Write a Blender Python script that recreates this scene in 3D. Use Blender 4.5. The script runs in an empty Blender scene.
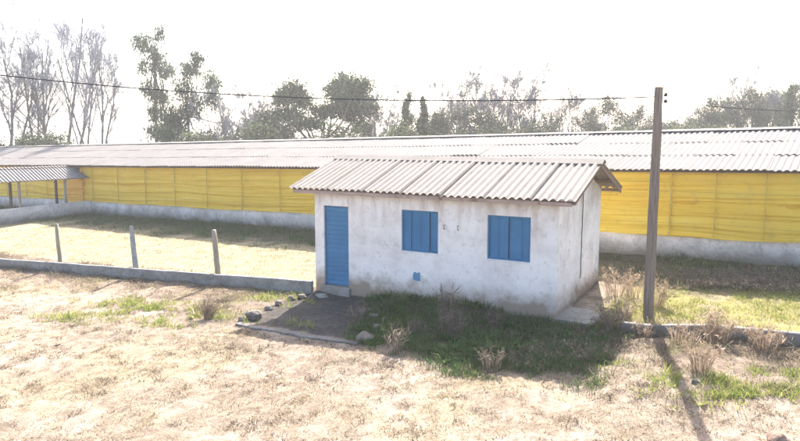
import bpy, bmesh, math, random
import numpy as np
from mathutils import Vector, Matrix

scene = bpy.context.scene
COL = scene.collection

# ------------------------------------------------------------------ camera
CAM_H, PITCH, FPX = 3.955, 0.124, 684.0
cam = bpy.data.cameras.new('camera')
cam.sensor_width = 36.0
cam.lens = 36.0 * FPX / 800.0
cam.clip_start, cam.clip_end = 0.1, 3000
camo = bpy.data.objects.new('camera', cam)
COL.objects.link(camo)
camo.location = (0, 0, CAM_H)
camo.rotation_euler = (math.radians(90) - PITCH, 0, 0)
scene.camera = camo

# ------------------------------------------------------------------ light
SUN_EL, SUN_AZ = math.radians(37.0), math.radians(12.9)
world = bpy.data.worlds.new('World')
scene.world = world
world.use_nodes = True
wn = world.node_tree
bg = wn.nodes['Background']
sky = wn.nodes.new('ShaderNodeTexSky')
sky.sky_type = 'NISHITA'
sky.sun_disc = False
sky.sun_elevation = SUN_EL
sky.sun_rotation = SUN_AZ
sky.dust_density = 3.5
sky.air_density = 0.8
sky.ozone_density = 0.5
wn.links.new(sky.outputs[0], bg.inputs[0])
bg.inputs[1].default_value = 0.14
sl = bpy.data.lights.new('sun', 'SUN')
sl.energy = 5.0
sl.angle = math.radians(0.5)
sl.color = (1.0, 0.93, 0.85)
so = bpy.data.objects.new('sun', sl)
COL.objects.link(so)
sd = Vector((math.sin(SUN_AZ) * math.cos(SUN_EL), math.cos(SUN_AZ) * math.cos(SUN_EL), math.sin(SUN_EL)))
so.rotation_euler = sd.to_track_quat('Z', 'Y').to_euler()
scene.view_settings.view_transform = 'Standard'
scene.view_settings.look = 'None'
scene.view_settings.gamma = 1
scene.view_settings.use_curve_mapping = False
scene.view_settings.exposure = 1.98

# ------------------------------------------------------------------ frames
BY = -0.6066                                   # barn direction
BD = np.array([math.cos(BY), math.sin(BY)])
BN = np.array([-math.sin(BY), math.cos(BY)])
HY = -0.518                                    # hut direction
HD = np.array([math.cos(HY), math.sin(HY)])
HN = np.array([-math.sin(HY), math.cos(HY)])
H0 = np.array([-2.188, 17.466])
HW, HDEP = 6.352, 3.726
GA, GB, GC = 0.02134, 0.03193, -0.22758
SLOPE = 0.0213
NB = 21.15                                     # barn front wall line


def rng(s):
    return np.random.default_rng(s)


def ray(px, py):
    a, b = (px - 400) / FPX, (220.5 - py) / FPX
    return np.array([a, math.cos(PITCH) + b * math.sin(PITCH), -math.sin(PITCH) + b * math.cos(PITCH)])


_N = {}


def vnoise(x, y, seed=0):
    """smooth value noise, vectorised"""
    if seed not in _N:
        _N[seed] = rng(seed + 77).random((256, 256))
    T = _N[seed]
    xi, yi = np.floor(x).astype(int), np.floor(y).astype(int)
    fx, fy = x - xi, y - yi
    fx, fy = fx * fx * (3 - 2 * fx), fy * fy * (3 - 2 * fy)
    a, b = T[xi % 256, yi % 256], T[(xi + 1) % 256, yi % 256]
    c, d = T[xi % 256, (yi + 1) % 256], T[(xi + 1) % 256, (yi + 1) % 256]
    return (a * (1 - fx) + b * fx) * (1 - fy) + (c * (1 - fx) + d * fx) * fy


def fbm(x, y, seed=0, o=4):
    s, a, t = 0, 1.0, 0
    for i in range(o):
        s = s + a * vnoise(x * 2 ** i + 13.1 * i, y * 2 ** i - 7.7 * i, seed + i)
        t += a
        a *= 0.5
    return s / t


def sstep(a, b, x):
    t = np.clip((x - a) / (b - a), 0, 1)
    return t * t * (3 - 2 * t)


def tn(x, y):
    return x * BD[0] + y * BD[1], x * BN[0] + y * BN[1]


def uv_h(x, y):
    dx, dy = x - H0[0], y - H0[1]
    return dx * HD[0] + dy * HD[1], dx * HN[0] + dy * HN[1]


def g_base(x, y):
    t, n = tn(x, y)
    z = GA * np.clip(t, -90, 40) + GB * np.clip(n, -20, 45) + GC
    z = z - 0.09 * np.clip(n - 85, 0, None)
    u, v = uv_h(x, y)
    dx = np.maximum(np.maximum(5.6 - u, 0), u - 8.2)
    dy = np.maximum(np.maximum(-1.2 - v, 0), v + 0.1)
    return z - 0.13 * np.exp(-(dx ** 2 + dy ** 2) / 0.5)


def gz(x, y):
    x, y = np.asarray(x, float), np.asarray(y, float)
    t, n = tn(x, y)
    near = np.clip(1 - (n - 20) / 20, 0.2, 1)
    r = (fbm(x * .8, y * .8, 1, 3) - .5) * .10 + (fbm(x * 4.5, y * 4.5, 5, 3) - .5) * .06
    return g_base(x, y) + r * near


def ground_at(px, py, zo=0.0):
    r = ray(px, py)
    k = 10.0
    for _ in range(30):
        p = r * k
        k = (float(g_base(p[0], p[1])) + zo - CAM_H) / r[2]
    p = r * k
    return float(p[0]), float(p[1])


# ------------------------------------------------------------------ object helpers
def tag(o, label=None, cat=None, group=None, kind=None):
    if label: o['label'] = label
    if cat: o['category'] = cat
    if group: o['group'] = group
    if kind: o['kind'] = kind
    return o


def empty(name, loc, label, cat, group=None):
    o = bpy.data.objects.new(name, None)
    o.empty_display_size = 0.3
    COL.objects.link(o)
    o.location = loc
    return tag(o, label, cat, group)


def link(name, me, mat, parent=None):
    o = bpy.data.objects.new(name, me)
    COL.objects.link(o)
    if mat is not None and len(me.materials) == 0:
        me.materials.append(mat)
    if parent is not None:
        o.parent = parent
    return o


def bm_obj(name, bm, mat, parent=None, smooth=False):
    me = bpy.data.meshes.new(name)
    bmesh.ops.recalc_face_normals(bm, faces=bm.faces)
    bm.to_mesh(me)
    bm.free()
    if smooth:
        for p in me.polygons: p.use_smooth = True
    return link(name, me, mat, parent)


def np_mesh(name, V, F, cols=None, smooth=False, attr='Col'):
    """V (n,3); F (m,k) constant k"""
    V = np.ascontiguousarray(V, dtype=np.float32)
    F = np.ascontiguousarray(F, dtype=np.int32)
    me = bpy.data.meshes.new(name)
    m, k = F.shape
    me.vertices.add(len(V))
    me.vertices.foreach_set('co', V.ravel())
    me.loops.add(m * k)
    me.loops.foreach_set('vertex_index', F.ravel())
    me.polygons.add(m)
    me.polygons.foreach_set('loop_start', np.arange(0, m * k, k, dtype=np.int32))
    me.polygons.foreach_set('loop_total', np.full(m, k, dtype=np.int32))
    if smooth:
        me.polygons.foreach_set('use_smooth', np.ones(m, dtype=bool))
    me.update(calc_edges=True)
    if cols is not None:
        a = me.color_attributes.new(attr, 'FLOAT_COLOR', 'POINT')
        c = np.ones((len(V), 4), dtype=np.float32)
        c[:, :3] = cols
        a.data.foreach_set('color', c.ravel())
    return me


def box(bm, lo, hi, M=None):
    vs = [bm.verts.new((x, y, z)) for z in (lo[2], hi[2]) for y in (lo[1], hi[1]) for x in (lo[0], hi[0])]
    for f in ((0, 2, 3, 1), (4, 5, 7, 6), (0, 1, 5, 4), (1, 3, 7, 5), (3, 2, 6, 7), (2, 0, 4, 6)):
        bm.faces.new([vs[i] for i in f])
    if M is not None:
        bmesh.ops.transform(bm, matrix=M, verts=vs)
    return vs


def bevel(bm, w=0.01):
    bmesh.ops.bevel(bm, geom=list(bm.edges), offset=w, segments=1, affect='EDGES', clamp_overlap=True)


def tube(bm, pts, rad, sides=8, cap=True):
    rings = []
    pts = [Vector(p) for p in pts]
    if not hasattr(rad, '__len__'): rad = [rad] * len(pts)
    for i, p in enumerate(pts):
        d = (pts[min(i + 1, len(pts) - 1)] - pts[max(i - 1, 0)]).normalized()
        a = d.orthogonal().normalized() if abs(d.z) > .9 else d.cross(Vector((0, 0, 1))).normalized()
        if abs(d.z) > .9:
            a = (Vector((1, 0, 0)) - d * d.x).normalized()
        b = d.cross(a)
        rings.append([bm.verts.new(p + (a * math.cos(2 * math.pi * k / sides) + b * math.sin(2 * math.pi * k / sides)) * rad[i]) for k in range(sides)])
    for r0, r1 in zip(rings, rings[1:]):
        for k in range(sides):
            bm.faces.new((r0[k], r0[(k + 1) % sides], r1[(k + 1) % sides], r1[k]))
    if cap:
        bm.faces.new(rings[0][::-1])
        bm.faces.new(rings[-1])


# ------------------------------------------------------------------ materials
def new_mat(name):
    m = bpy.data.materials.new(name)
    m.use_nodes = True
    nt = m.node_tree
    b = nt.nodes['Principled BSDF']
    b.inputs['Specular IOR Level'].default_value = 0.2
    b.inputs['Roughness'].default_value = 0.85
    return m, nt, b


def N(nt, t, **kw):
    n = nt.nodes.new(t)
    for k, v in kw.items():
        if k.startswith('_'):
            setattr(n, k[1:], v)
        else:
            key = int(k[1:]) if k[0] == 'i' and k[1:].isdigit() else k
            n.inputs[key].default_value = v
    return n


def noise(nt, vec, scale, detail=4, rough=.55):
    n = N(nt, 'ShaderNodeTexNoise')
    n.inputs['Scale'].default_value = scale
    n.inputs['Detail'].default_value = detail
    n.inputs['Roughness'].default_value = rough
    if vec is not None: nt.links.new(vec, n.inputs['Vector'])
    return n.outputs['Fac']


def ramp(nt, fac, stops):
    r = nt.nodes.new('ShaderNodeValToRGB')
    e = r.color_ramp.elements
    e[0].position, e[0].color = stops[0][0], (*stops[0][1], 1)
    e[1].position, e[1].color = stops[-1][0], (*stops[-1][1], 1)
    for p, c in stops[1:-1]:
        k = e.new(p)
        k.color = (*c, 1)
    nt.links.new(fac, r.inputs[0])
    return r.outputs[0]


def g(v): return (v, v, v)


def mix(nt, fac, a, b, mode='MIX'):
    m = nt.nodes.new('ShaderNodeMix')
    m.data_type = 'RGBA'
    m.blend_type = mode
    for s, v in ((0, fac), (6, a), (7, b)):
        if isinstance(v, (int, float)): m.inputs[s].default_value = v
        elif isinstance(v, tuple): m.inputs[s].default_value = (*v, 1)
        else: nt.links.new(v, m.inputs[s])
    return m.outputs[2]


def math_n(nt, op, a, b=None):
    m = nt.nodes.new('ShaderNodeMath')
    m.operation = op
    for i, v in enumerate((a, b)):
        if v is None: continue
        if isinstance(v, (int, float)): m.inputs[i].default_value = v
        else: nt.links.new(v, m.inputs[i])
    return m.outputs[0]


def objco(nt, stretch=None):
    tc = nt.nodes.new('ShaderNodeTexCoord')
    o = tc.outputs['Object']
    if stretch:
        mp = nt.nodes.new('ShaderNodeMapping')
        mp.inputs['Scale'].default_value = stretch
        nt.links.new(o, mp.inputs[0])
        o = mp.outputs[0]
    return o


def bump(nt, b, h, dist=.01, strength=.6):
    n = nt.nodes.new('ShaderNodeBump')
    n.inputs['Distance'].default_value = dist
    n.inputs['Strength'].default_value = strength
    nt.links.new(h, n.inputs['Height'])
    nt.links.new(n.outputs[0], b.inputs['Normal'])


def simple_mat(name, c1, c2, scale=4, stretch=None, rough=.85, bd=.004, detail=5):
    m, nt, b = new_mat(name)
    co = objco(nt, stretch)
    f = noise(nt, co, scale, detail)
    c = ramp(nt, f, [(.3, c1), (.7, c2)])
    nt.links.new(c, b.inputs['Base Color'])
    b.inputs['Roughness'].default_value = rough
    if bd: bump(nt, b, noise(nt, co, scale * 3, 4), bd)
    return m


def attr_mat(name, trans=.35, rough=.8):
    m, nt, b = new_mat(name)
    a = nt.nodes.new('ShaderNodeAttribute')
    a.attribute_name = 'Col'
    nt.links.new(a.outputs['Color'], b.inputs['Base Color'])
    b.inputs['Roughness'].default_value = rough
    b.inputs['Specular IOR Level'].default_value = .1
    if trans:
        t = nt.nodes.new('ShaderNodeBsdfTranslucent')
        nt.links.new(a.outputs['Color'], t.inputs['Color'])
        mx = nt.nodes.new('ShaderNodeMixShader')
        mx.inputs[0].default_value = trans
        nt.links.new(b.outputs[0], mx.inputs[1])
        nt.links.new(t.outputs[0], mx.inputs[2])
        nt.links.new(mx.outputs[0], nt.nodes['Material Output'].inputs[0])
    return m


# plaster of the hut
def plaster_mat():
    m, nt, b = new_mat('whitewashed_plaster')
    co = objco(nt)
    sep = nt.nodes.new('ShaderNodeSeparateXYZ')
    nt.links.new(co, sep.inputs[0])
    big = noise(nt, co, 1.1, 6, .62)
    base = ramp(nt, big, [(.28, (.58, .53, .485)), (.40, (.75, .70, .655)), (.55, (.86, .82, .775))])
    fine = noise(nt, co, 6.5, 7, .7)
    base = mix(nt, ramp(nt, fine, [(.36, g(.6)), (.45, g(0))]), base, (.56, .53, .505))
    # flaked patches of bare mortar
    fl = noise(nt, co, 2.7, 8, .72)
    base = mix(nt, ramp(nt, fl, [(.60, g(0)), (.67, g(.6))]), base, (.36, .31, .265))
    sp = noise(nt, co, 11, 7, .75)
    base = mix(nt, ramp(nt, sp, [(.615, g(0)), (.67, g(.65))]), base, (.42, .33, .27))
    # splashed mud at the foot
    mud = math_n(nt, 'ADD', sep.outputs[2], math_n(nt, 'MULTIPLY', math_n(nt, 'SUBTRACT', noise(nt, co, 2.2, 6, .68), .5), -1.15))
    base = mix(nt, ramp(nt, mud, [(.18, g(.92)), (.62, g(0))]), base, (.29, .215, .15))
    # rain streaks under the eave
    st = noise(nt, objco(nt, (2.5, 2.5, .6)), 1.6, 5, .6)
    top = math_n(nt, 'MULTIPLY', ramp(nt, sep.outputs[2], [(1.5 / 3.5 * 0 + .0, g(0)), (1, g(1))]), 1)
    hi = nt.nodes.new('ShaderNodeMapRange')
    hi.inputs[1].default_value, hi.inputs[2].default_value = 1.5, 2.55
    nt.links.new(sep.outputs[2], hi.inputs[0])
    sf = math_n(nt, 'MULTIPLY', ramp(nt, st, [(.44, g(0)), (.66, g(.75))]), hi.outputs[0])
    base = mix(nt, sf, base, (.44, .33, .26))
    nt.links.new(base, b.inputs['Base Color'])
    b.inputs['Roughness'].default_value = .92
    bump(nt, b, noise(nt, co, 24, 6, .7), .012, .7)
    return m


def fibro_mat(name, tint, dark):
    m, nt, b = new_mat(name)
    co = objco(nt)
    f1 = noise(nt, co, .7, 6, .6)
    c = ramp(nt, f1, [(.3, tuple(x * .82 for x in tint)), (.65, tint)])
    f2 = noise(nt, co, 3.5, 8, .75)
    c = mix(nt, ramp(nt, f2, [(.52, g(0)), (.72, g(.75))]), c, dark)
    # lichen freckles
    f3 = noise(nt, co, 17, 4, .7)
    c = mix(nt, ramp(nt, f3, [(.60, g(0)), (.70, g(.6))]), c, tuple(x * .8 for x in dark))
    a = nt.nodes.new('ShaderNodeAttribute')
    a.attribute_name = 'dirt'
    grime = mix(nt, ramp(nt, noise(nt, co, 2.3, 5, .7), [(.35, g(.45)), (.6, g(1))]), (0, 0, 0), a.outputs['Color'])
    c = mix(nt, grime, c, (.17, .15, .13))
    nt.links.new(c, b.inputs['Base Color'])
    b.inputs['Roughness'].default_value = .9
    bump(nt, b, noise(nt, co, 40, 4), .004)
    return m


def wood_mat(name, c1, c2, ax=(6, 6, .5)):
    m, nt, b = new_mat(name)
    co = objco(nt, ax)
    f = noise(nt, co, 3, 8, .68)
    c = ramp(nt, f, [(.32, c1), (.66, c2)])
    f2 = noise(nt, objco(nt, (ax[0] * 3, ax[1] * 3, ax[2] * .4)), 3, 5)
    c = mix(nt, ramp(nt, f2, [(.55, g(0)), (.68, g(.6))]), c, tuple(x * .35 for x in c1))
    nt.links.new(c, b.inputs['Base Color'])
    bump(nt, b, f, .01, .8)
    return m


def concrete_mat(name, c1, c2, moss=None, scale=1.6):
    m, nt, b = new_mat(name)
    co = objco(nt)
    c = ramp(nt, noise(nt, co, scale, 7, .65), [(.34, c1), (.62, c2)])
    c = mix(nt, ramp(nt, noise(nt, co, 12, 6, .7), [(.5, g(0)), (.66, g(.55))]), c, tuple(x * .5 for x in c1))
    if moss:
        sep = nt.nodes.new('ShaderNodeSeparateXYZ')
        nt.links.new(co, sep.inputs[0])
        zz = sep.outputs[2]
        if len(moss) > 4:
            along = math_n(nt, 'ADD', math_n(nt, 'MULTIPLY', sep.outputs[0], float(BD[0])), math_n(nt, 'MULTIPLY', sep.outputs[1], float(BD[1])))
            zz = math_n(nt, 'SUBTRACT', zz, math_n(nt, 'MULTIPLY', along, moss[4]))
        k = math_n(nt, 'ADD', zz, math_n(nt, 'MULTIPLY', math_n(nt, 'SUBTRACT', noise(nt, co, 1.3, 7, .7), .5), -moss[2]))
        c = mix(nt, ramp(nt, k, [(moss[0], g(.95)), (moss[1], g(0))]), c, moss[3])
    nt.links.new(c, b.inputs['Base Color'])
    b.inputs['Roughness'].default_value = .93
    bump(nt, b, noise(nt, co, 30, 6, .7), .008, .7)
    return m


def curtain_mat(name, ca, cb):
    m, nt, b = new_mat(name)
    co = objco(nt)
    c = ramp(nt, noise(nt, objco(nt, (.16, .16, 1.5)), 1.4, 5, .6), [(.3, ca), (.7, cb)])
    c = mix(nt, ramp(nt, noise(nt, co, 2.2, 7, .7), [(.56, g(0)), (.75, g(.4))]), c, (.42, .30, .08))
    nt.links.new(c, b.inputs['Base Color'])
    b.inputs['Roughness'].default_value = .55
    b.inputs['Specular IOR Level'].default_value = .3
    t = nt.nodes.new('ShaderNodeBsdfTranslucent')
    nt.links.new(c, t.inputs['Color'])
    mx = nt.nodes.new('ShaderNodeMixShader')
    mx.inputs[0].default_value = .25
    nt.links.new(b.outputs[0], mx.inputs[1])
    nt.links.new(t.outputs[0], mx.inputs[2])
    nt.links.new(mx.outputs[0], nt.nodes['Material Output'].inputs[0])
    return m


def paint_mat(name, c1, c2):
    m, nt, b = new_mat(name)
    co = objco(nt)
    c = ramp(nt, noise(nt, co, 2.5, 6, .6), [(.35, c1), (.65, c2)])
    c = mix(nt, ramp(nt, noise(nt, objco(nt, (9, 9, 1)), 3, 6, .7), [(.62, g(0)), (.72, g(.45))]), c, (.20, .17, .15))
    nt.links.new(c, b.inputs['Base Color'])
    b.inputs['Roughness'].default_value = .5
    b.inputs['Specular IOR Level'].default_value = .35
    bump(nt, b, noise(nt, co, 30, 3), .003, .4)
    return m


M = {}
M['plaster'] = plaster_mat()
M['fibro'] = fibro_mat('pale_corrugated_fibre_cement', (.325, .285, .245), (.20, .17, .14))
M['fibro_old'] = fibro_mat('weathered_corrugated_fibre_cement', (.245, .226, .21), (.14, .125, .113))
M['blue'] = paint_mat('blue_gloss_paint', (.018, .145, .30), (.028, .18, .35))
M['bluedark'] = paint_mat('blue_painted_metal_frame', (.035, .10, .22), (.045, .13, .27))
M['backing'] = simple_mat('dark_blue_backing', (.012, .03, .06), (.02, .045, .08), 4, bd=0)
M['brownwood'] = wood_mat('brown_roof_timber', (.16, .10, .07), (.30, .20, .15), (.6, 5, 5))
M['palewood'] = wood_mat('faded_pinkish_eave_timber', (.30, .21, .17), (.44, .34, .29), (.6, 5, 5))
M['pole'] = wood_mat('weathered_grey_pole_wood', (.13, .10, .08), (.25, .205, .17), (7, 7, .5))
M['post'] = wood_mat('grey_fence_post_wood', (.20, .175, .14), (.36, .32, .26))
M['post_blue'] = concrete_mat('blue_grey_concrete_post', (.19, .21, .23), (.30, .32, .34), None, 4)
M['post_dark'] = wood_mat('dark_porch_post_wood', (.05, .04, .035), (.10, .08, .07))
M['plinth'] = concrete_mat('stained_fence_concrete', (.17, .165, .155), (.29, .28, .265), (.02, .22, .5, (.13, .115, .085)))
M['slab'] = concrete_mat('worn_slab_concrete', (.20, .185, .165), (.31, .29, .26))
M['barnwall'] = concrete_mat('whitewashed_barn_wall', (.48, .475, .47), (.74, .72, .70), (.50, .98, .75, (.16, .15, .12), SLOPE), 1.1)
M['curtain'] = curtain_mat('yellow_woven_curtain', (.82, .54, .035), (.90, .66, .085))
M['curtain_o'] = curtain_mat('orange_woven_curtain', (.80, .43, .03), (.86, .52, .05))
M['rope'] = simple_mat('yellowed_cord', (.46, .33, .05), (.58, .43, .08), 8, bd=0)
M['wire'] = simple_mat('dull_black_cable', (.04, .04, .045), (.07, .07, .075), 8, bd=0)
M['stone'] = simple_mat('grey_brown_field_stone', (.09, .075, .065), (.22, .19, .165), 5, bd=.02)
M['stone_red'] = simple_mat('reddish_brown_stone', (.13, .085, .06), (.26, .18, .14), 6, bd=.02)
M['insul'] = simple_mat('dark_ceramic', (.03, .025, .022), (.07, .06, .055), 6, rough=.3, bd=0)
M['blade'] = attr_mat('grass_blades', .35)
M['dryblade'] = attr_mat('dry_grass_blades', .3)
M['leaf'] = attr_mat('tree_leaves', .15)
M['bark'] = attr_mat('tree_bark', 0)


# ------------------------------------------------------------------ ground
def zones(x, y):
    """colour masks that belong to the ground itself: gravel pad, meadow, weeds"""
    t, n = tn(x, y)
    u, v = uv_h(x, y)
    nz = fbm(x * .9, y * .9, 21, 4) - .5
    nf = fbm(x * 3, y * 3, 31, 4) - .5
    gravel = sstep(-.15, .2, u + .30 + nf * .5 + v * .18) * sstep(2.35, 1.85, u + v * .44 + nf * .6 + nz * .5) * sstep(-3.15, -2.95, v + .0 * u + nf * .2) * sstep(.2, -.1, v)
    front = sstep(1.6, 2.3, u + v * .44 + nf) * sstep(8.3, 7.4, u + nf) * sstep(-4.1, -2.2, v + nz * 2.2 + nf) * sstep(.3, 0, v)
    back = sstep(.1, .5, v + nz * .3)                        # behind the fence line
    left = sstep(-11.2, -12.2, t) * back
    right = sstep(-5.2, -4.4, t) * back
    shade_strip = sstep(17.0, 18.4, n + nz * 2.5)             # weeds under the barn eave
    fence_strip = sstep(-3.2, -1.0, v + nz * 2.4) * (1 - back) * (1 - gravel)
    return dict(t=t, n=n, u=u, v=v, nz=nz, nf=nf, gravel=gravel, front=front, left=left, right=right, back=back, strip=shade_strip, fence=fence_strip)


def build_ground():
    def axis(lo, hi, step, far):
        a = list(np.arange(lo, hi + 1e-6, step))
        s, p = step, lo
        L = []
        while p > -far:
            s *= 1.25
            p -= s
            L.append(p)
        s, p = step, hi
        R = []
        while p < far:
            s *= 1.25
            p += s
            R.append(p)
        return np.array(L[::-1] + a + R)
    X, Y = axis(-15, 11, .075, 700), axis(6.5, 27, .075, 700)
    xx, yy = np.meshgrid(X, Y)
    z = gz(xx, yy)
    Z = zones(xx, yy)
    # rough dead thatch in the strip in front of the fence, smooth inside the hut
    z = z + Z['fence'] * (fbm(xx * 2.2, yy * 2.2, 44, 3) - .45) * .13
    z = z - Z['gravel'] * .015
    inh = (Z['u'] > -.05) & (Z['u'] < HW + .05) & (Z['v'] > .1) & (Z['v'] < HDEP)
    z = np.where(inh, np.minimum(z, -.12), z)
    V = np.stack([xx, yy, z], -1).reshape(-1, 3)
    ny, nx = xx.shape
    i = np.arange(ny * nx).reshape(ny, nx)
    F = np.stack([i[:-1, :-1], i[:-1, 1:], i[1:, 1:], i[1:, :-1]], -1).reshape(-1, 4)

    dirt = np.array([.50, .42, .345])
    dirt2 = np.array([.40, .33, .265])
    straw = np.array([.50, .425, .285])
    c = dirt + (dirt2 - dirt) * sstep(.40, .62, fbm(xx * 1.2, yy * 1.2, 61, 5))[..., None]

    def over(c, m, col):
        m = np.clip(m, 0, 1)[..., None]
        return c * (1 - m) + np.array(col) * m
    fine = fbm(xx * 6, yy * 6, 71, 4)
    c = over(c, .6 * sstep(.50, .62, fbm(xx * .55, yy * .55, 66, 4)), straw)
    c = over(c, .6 * sstep(.52, .64, fine), (.27, .215, .165))
    c = over(c, Z['fence'] * (.45 + .9 * Z['nf'] + .3), (.27, .21, .165))
    c = over(c, Z['fence'] * sstep(.02, .2, Z['nz']) * .7, (.22, .23, .085))
    c = over(c, Z['left'] * .9, (.49, .43, .29))
    c = over(c, Z['left'] * sstep(.52, .68, fine) * .5, (.36, .30, .17))
    c = over(c, Z['right'] * .9, (.36, .335, .12))
    c = over(c, Z['right'] * sstep(.05, .2, Z['nf']) * .6, (.46, .385, .27))
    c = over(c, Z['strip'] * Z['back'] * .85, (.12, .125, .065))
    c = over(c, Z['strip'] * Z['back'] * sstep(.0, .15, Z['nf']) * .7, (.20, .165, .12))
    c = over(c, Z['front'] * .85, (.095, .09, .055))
    c = over(c, Z['gravel'] * .95, (.105, .10, .098))
    c = over(c, Z['gravel'] * sstep(.08, .2, Z['nf']) * .4, (.20, .185, .17))
    far = sstep(26, 34, Z['n'])
    c = over(c, far, (.12, .13, .06))
    c = c * np.array([.76, .74, .71])
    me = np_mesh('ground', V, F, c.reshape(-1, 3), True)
    m, nt, b = new_mat('soil_and_thatch')
    a = nt.nodes.new('ShaderNodeAttribute')
    a.attribute_name = 'Col'
    co = objco(nt)
    f = noise(nt, co, 9, 8, .75)
    cc = mix(nt, 1.0, a.outputs['Color'], ramp(nt, f, [(.34, g(.66)), (.62, g(1.15))]), 'MULTIPLY')
    f2 = noise(nt, co, 45, 5, .7)
    cc = mix(nt, 1.0, cc, ramp(nt, f2, [(.38, g(.6)), (.62, g(1.2))]), 'MULTIPLY')
    nt.links.new(cc, b.inputs['Base Color'])
    b.inputs['Roughness'].default_value = 1
    b.inputs['Specular IOR Level'].default_value = .05
    bump(nt, b, math_n(nt, 'ADD', f, math_n(nt, 'MULTIPLY', f2, .5)), .05, .8)
    o = link('ground', me, m)
    tag(o, kind='structure')


build_ground()


# ------------------------------------------------------------------ hut
def wall_panel(bm, o, ud, W, Hh, th, nd, openings):
    """rectangular wall: o lower corner of outer face, ud along, z up, nd inward"""
    o, ud, nd = Vector(o), Vector(ud), Vector(nd)
    us = sorted({0, W} | {q for a in openings for q in (a[0], a[1])})
    zs = sorted({0, Hh} | {q for a in openings for q in (a[2], a[3])})
    P = lambda u, z, d: o + ud * u + Vector((0, 0, z)) + nd * d
    def hole(u, z): return any(a[0] < u < a[1] and a[2] < z < a[3] for a in openings)
    for u0, u1 in zip(us, us[1:]):
        for z0, z1 in zip(zs, zs[1:]):
            if hole((u0 + u1) / 2, (z0 + z1) / 2): continue
            for d in (0, th):
                bm.faces.new([bm.verts.new(P(*q, d)) for q in ((u0, z0), (u1, z0), (u1, z1), (u0, z1))])
    for a in openings + [(0, W, 0, Hh)]:
        L = [(a[0], a[2]), (a[1], a[2]), (a[1], a[3]), (a[0], a[3])]
        for p, q in zip(L, L[1:] + L[:1]):
            bm.faces.new([bm.verts.new(v) for v in (P(*p, 0), P(*q, 0), P(*q, th), P(*p, th))])


def corr_sheet(us, vs, zf, pitch, amp, off):
    pass


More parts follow.
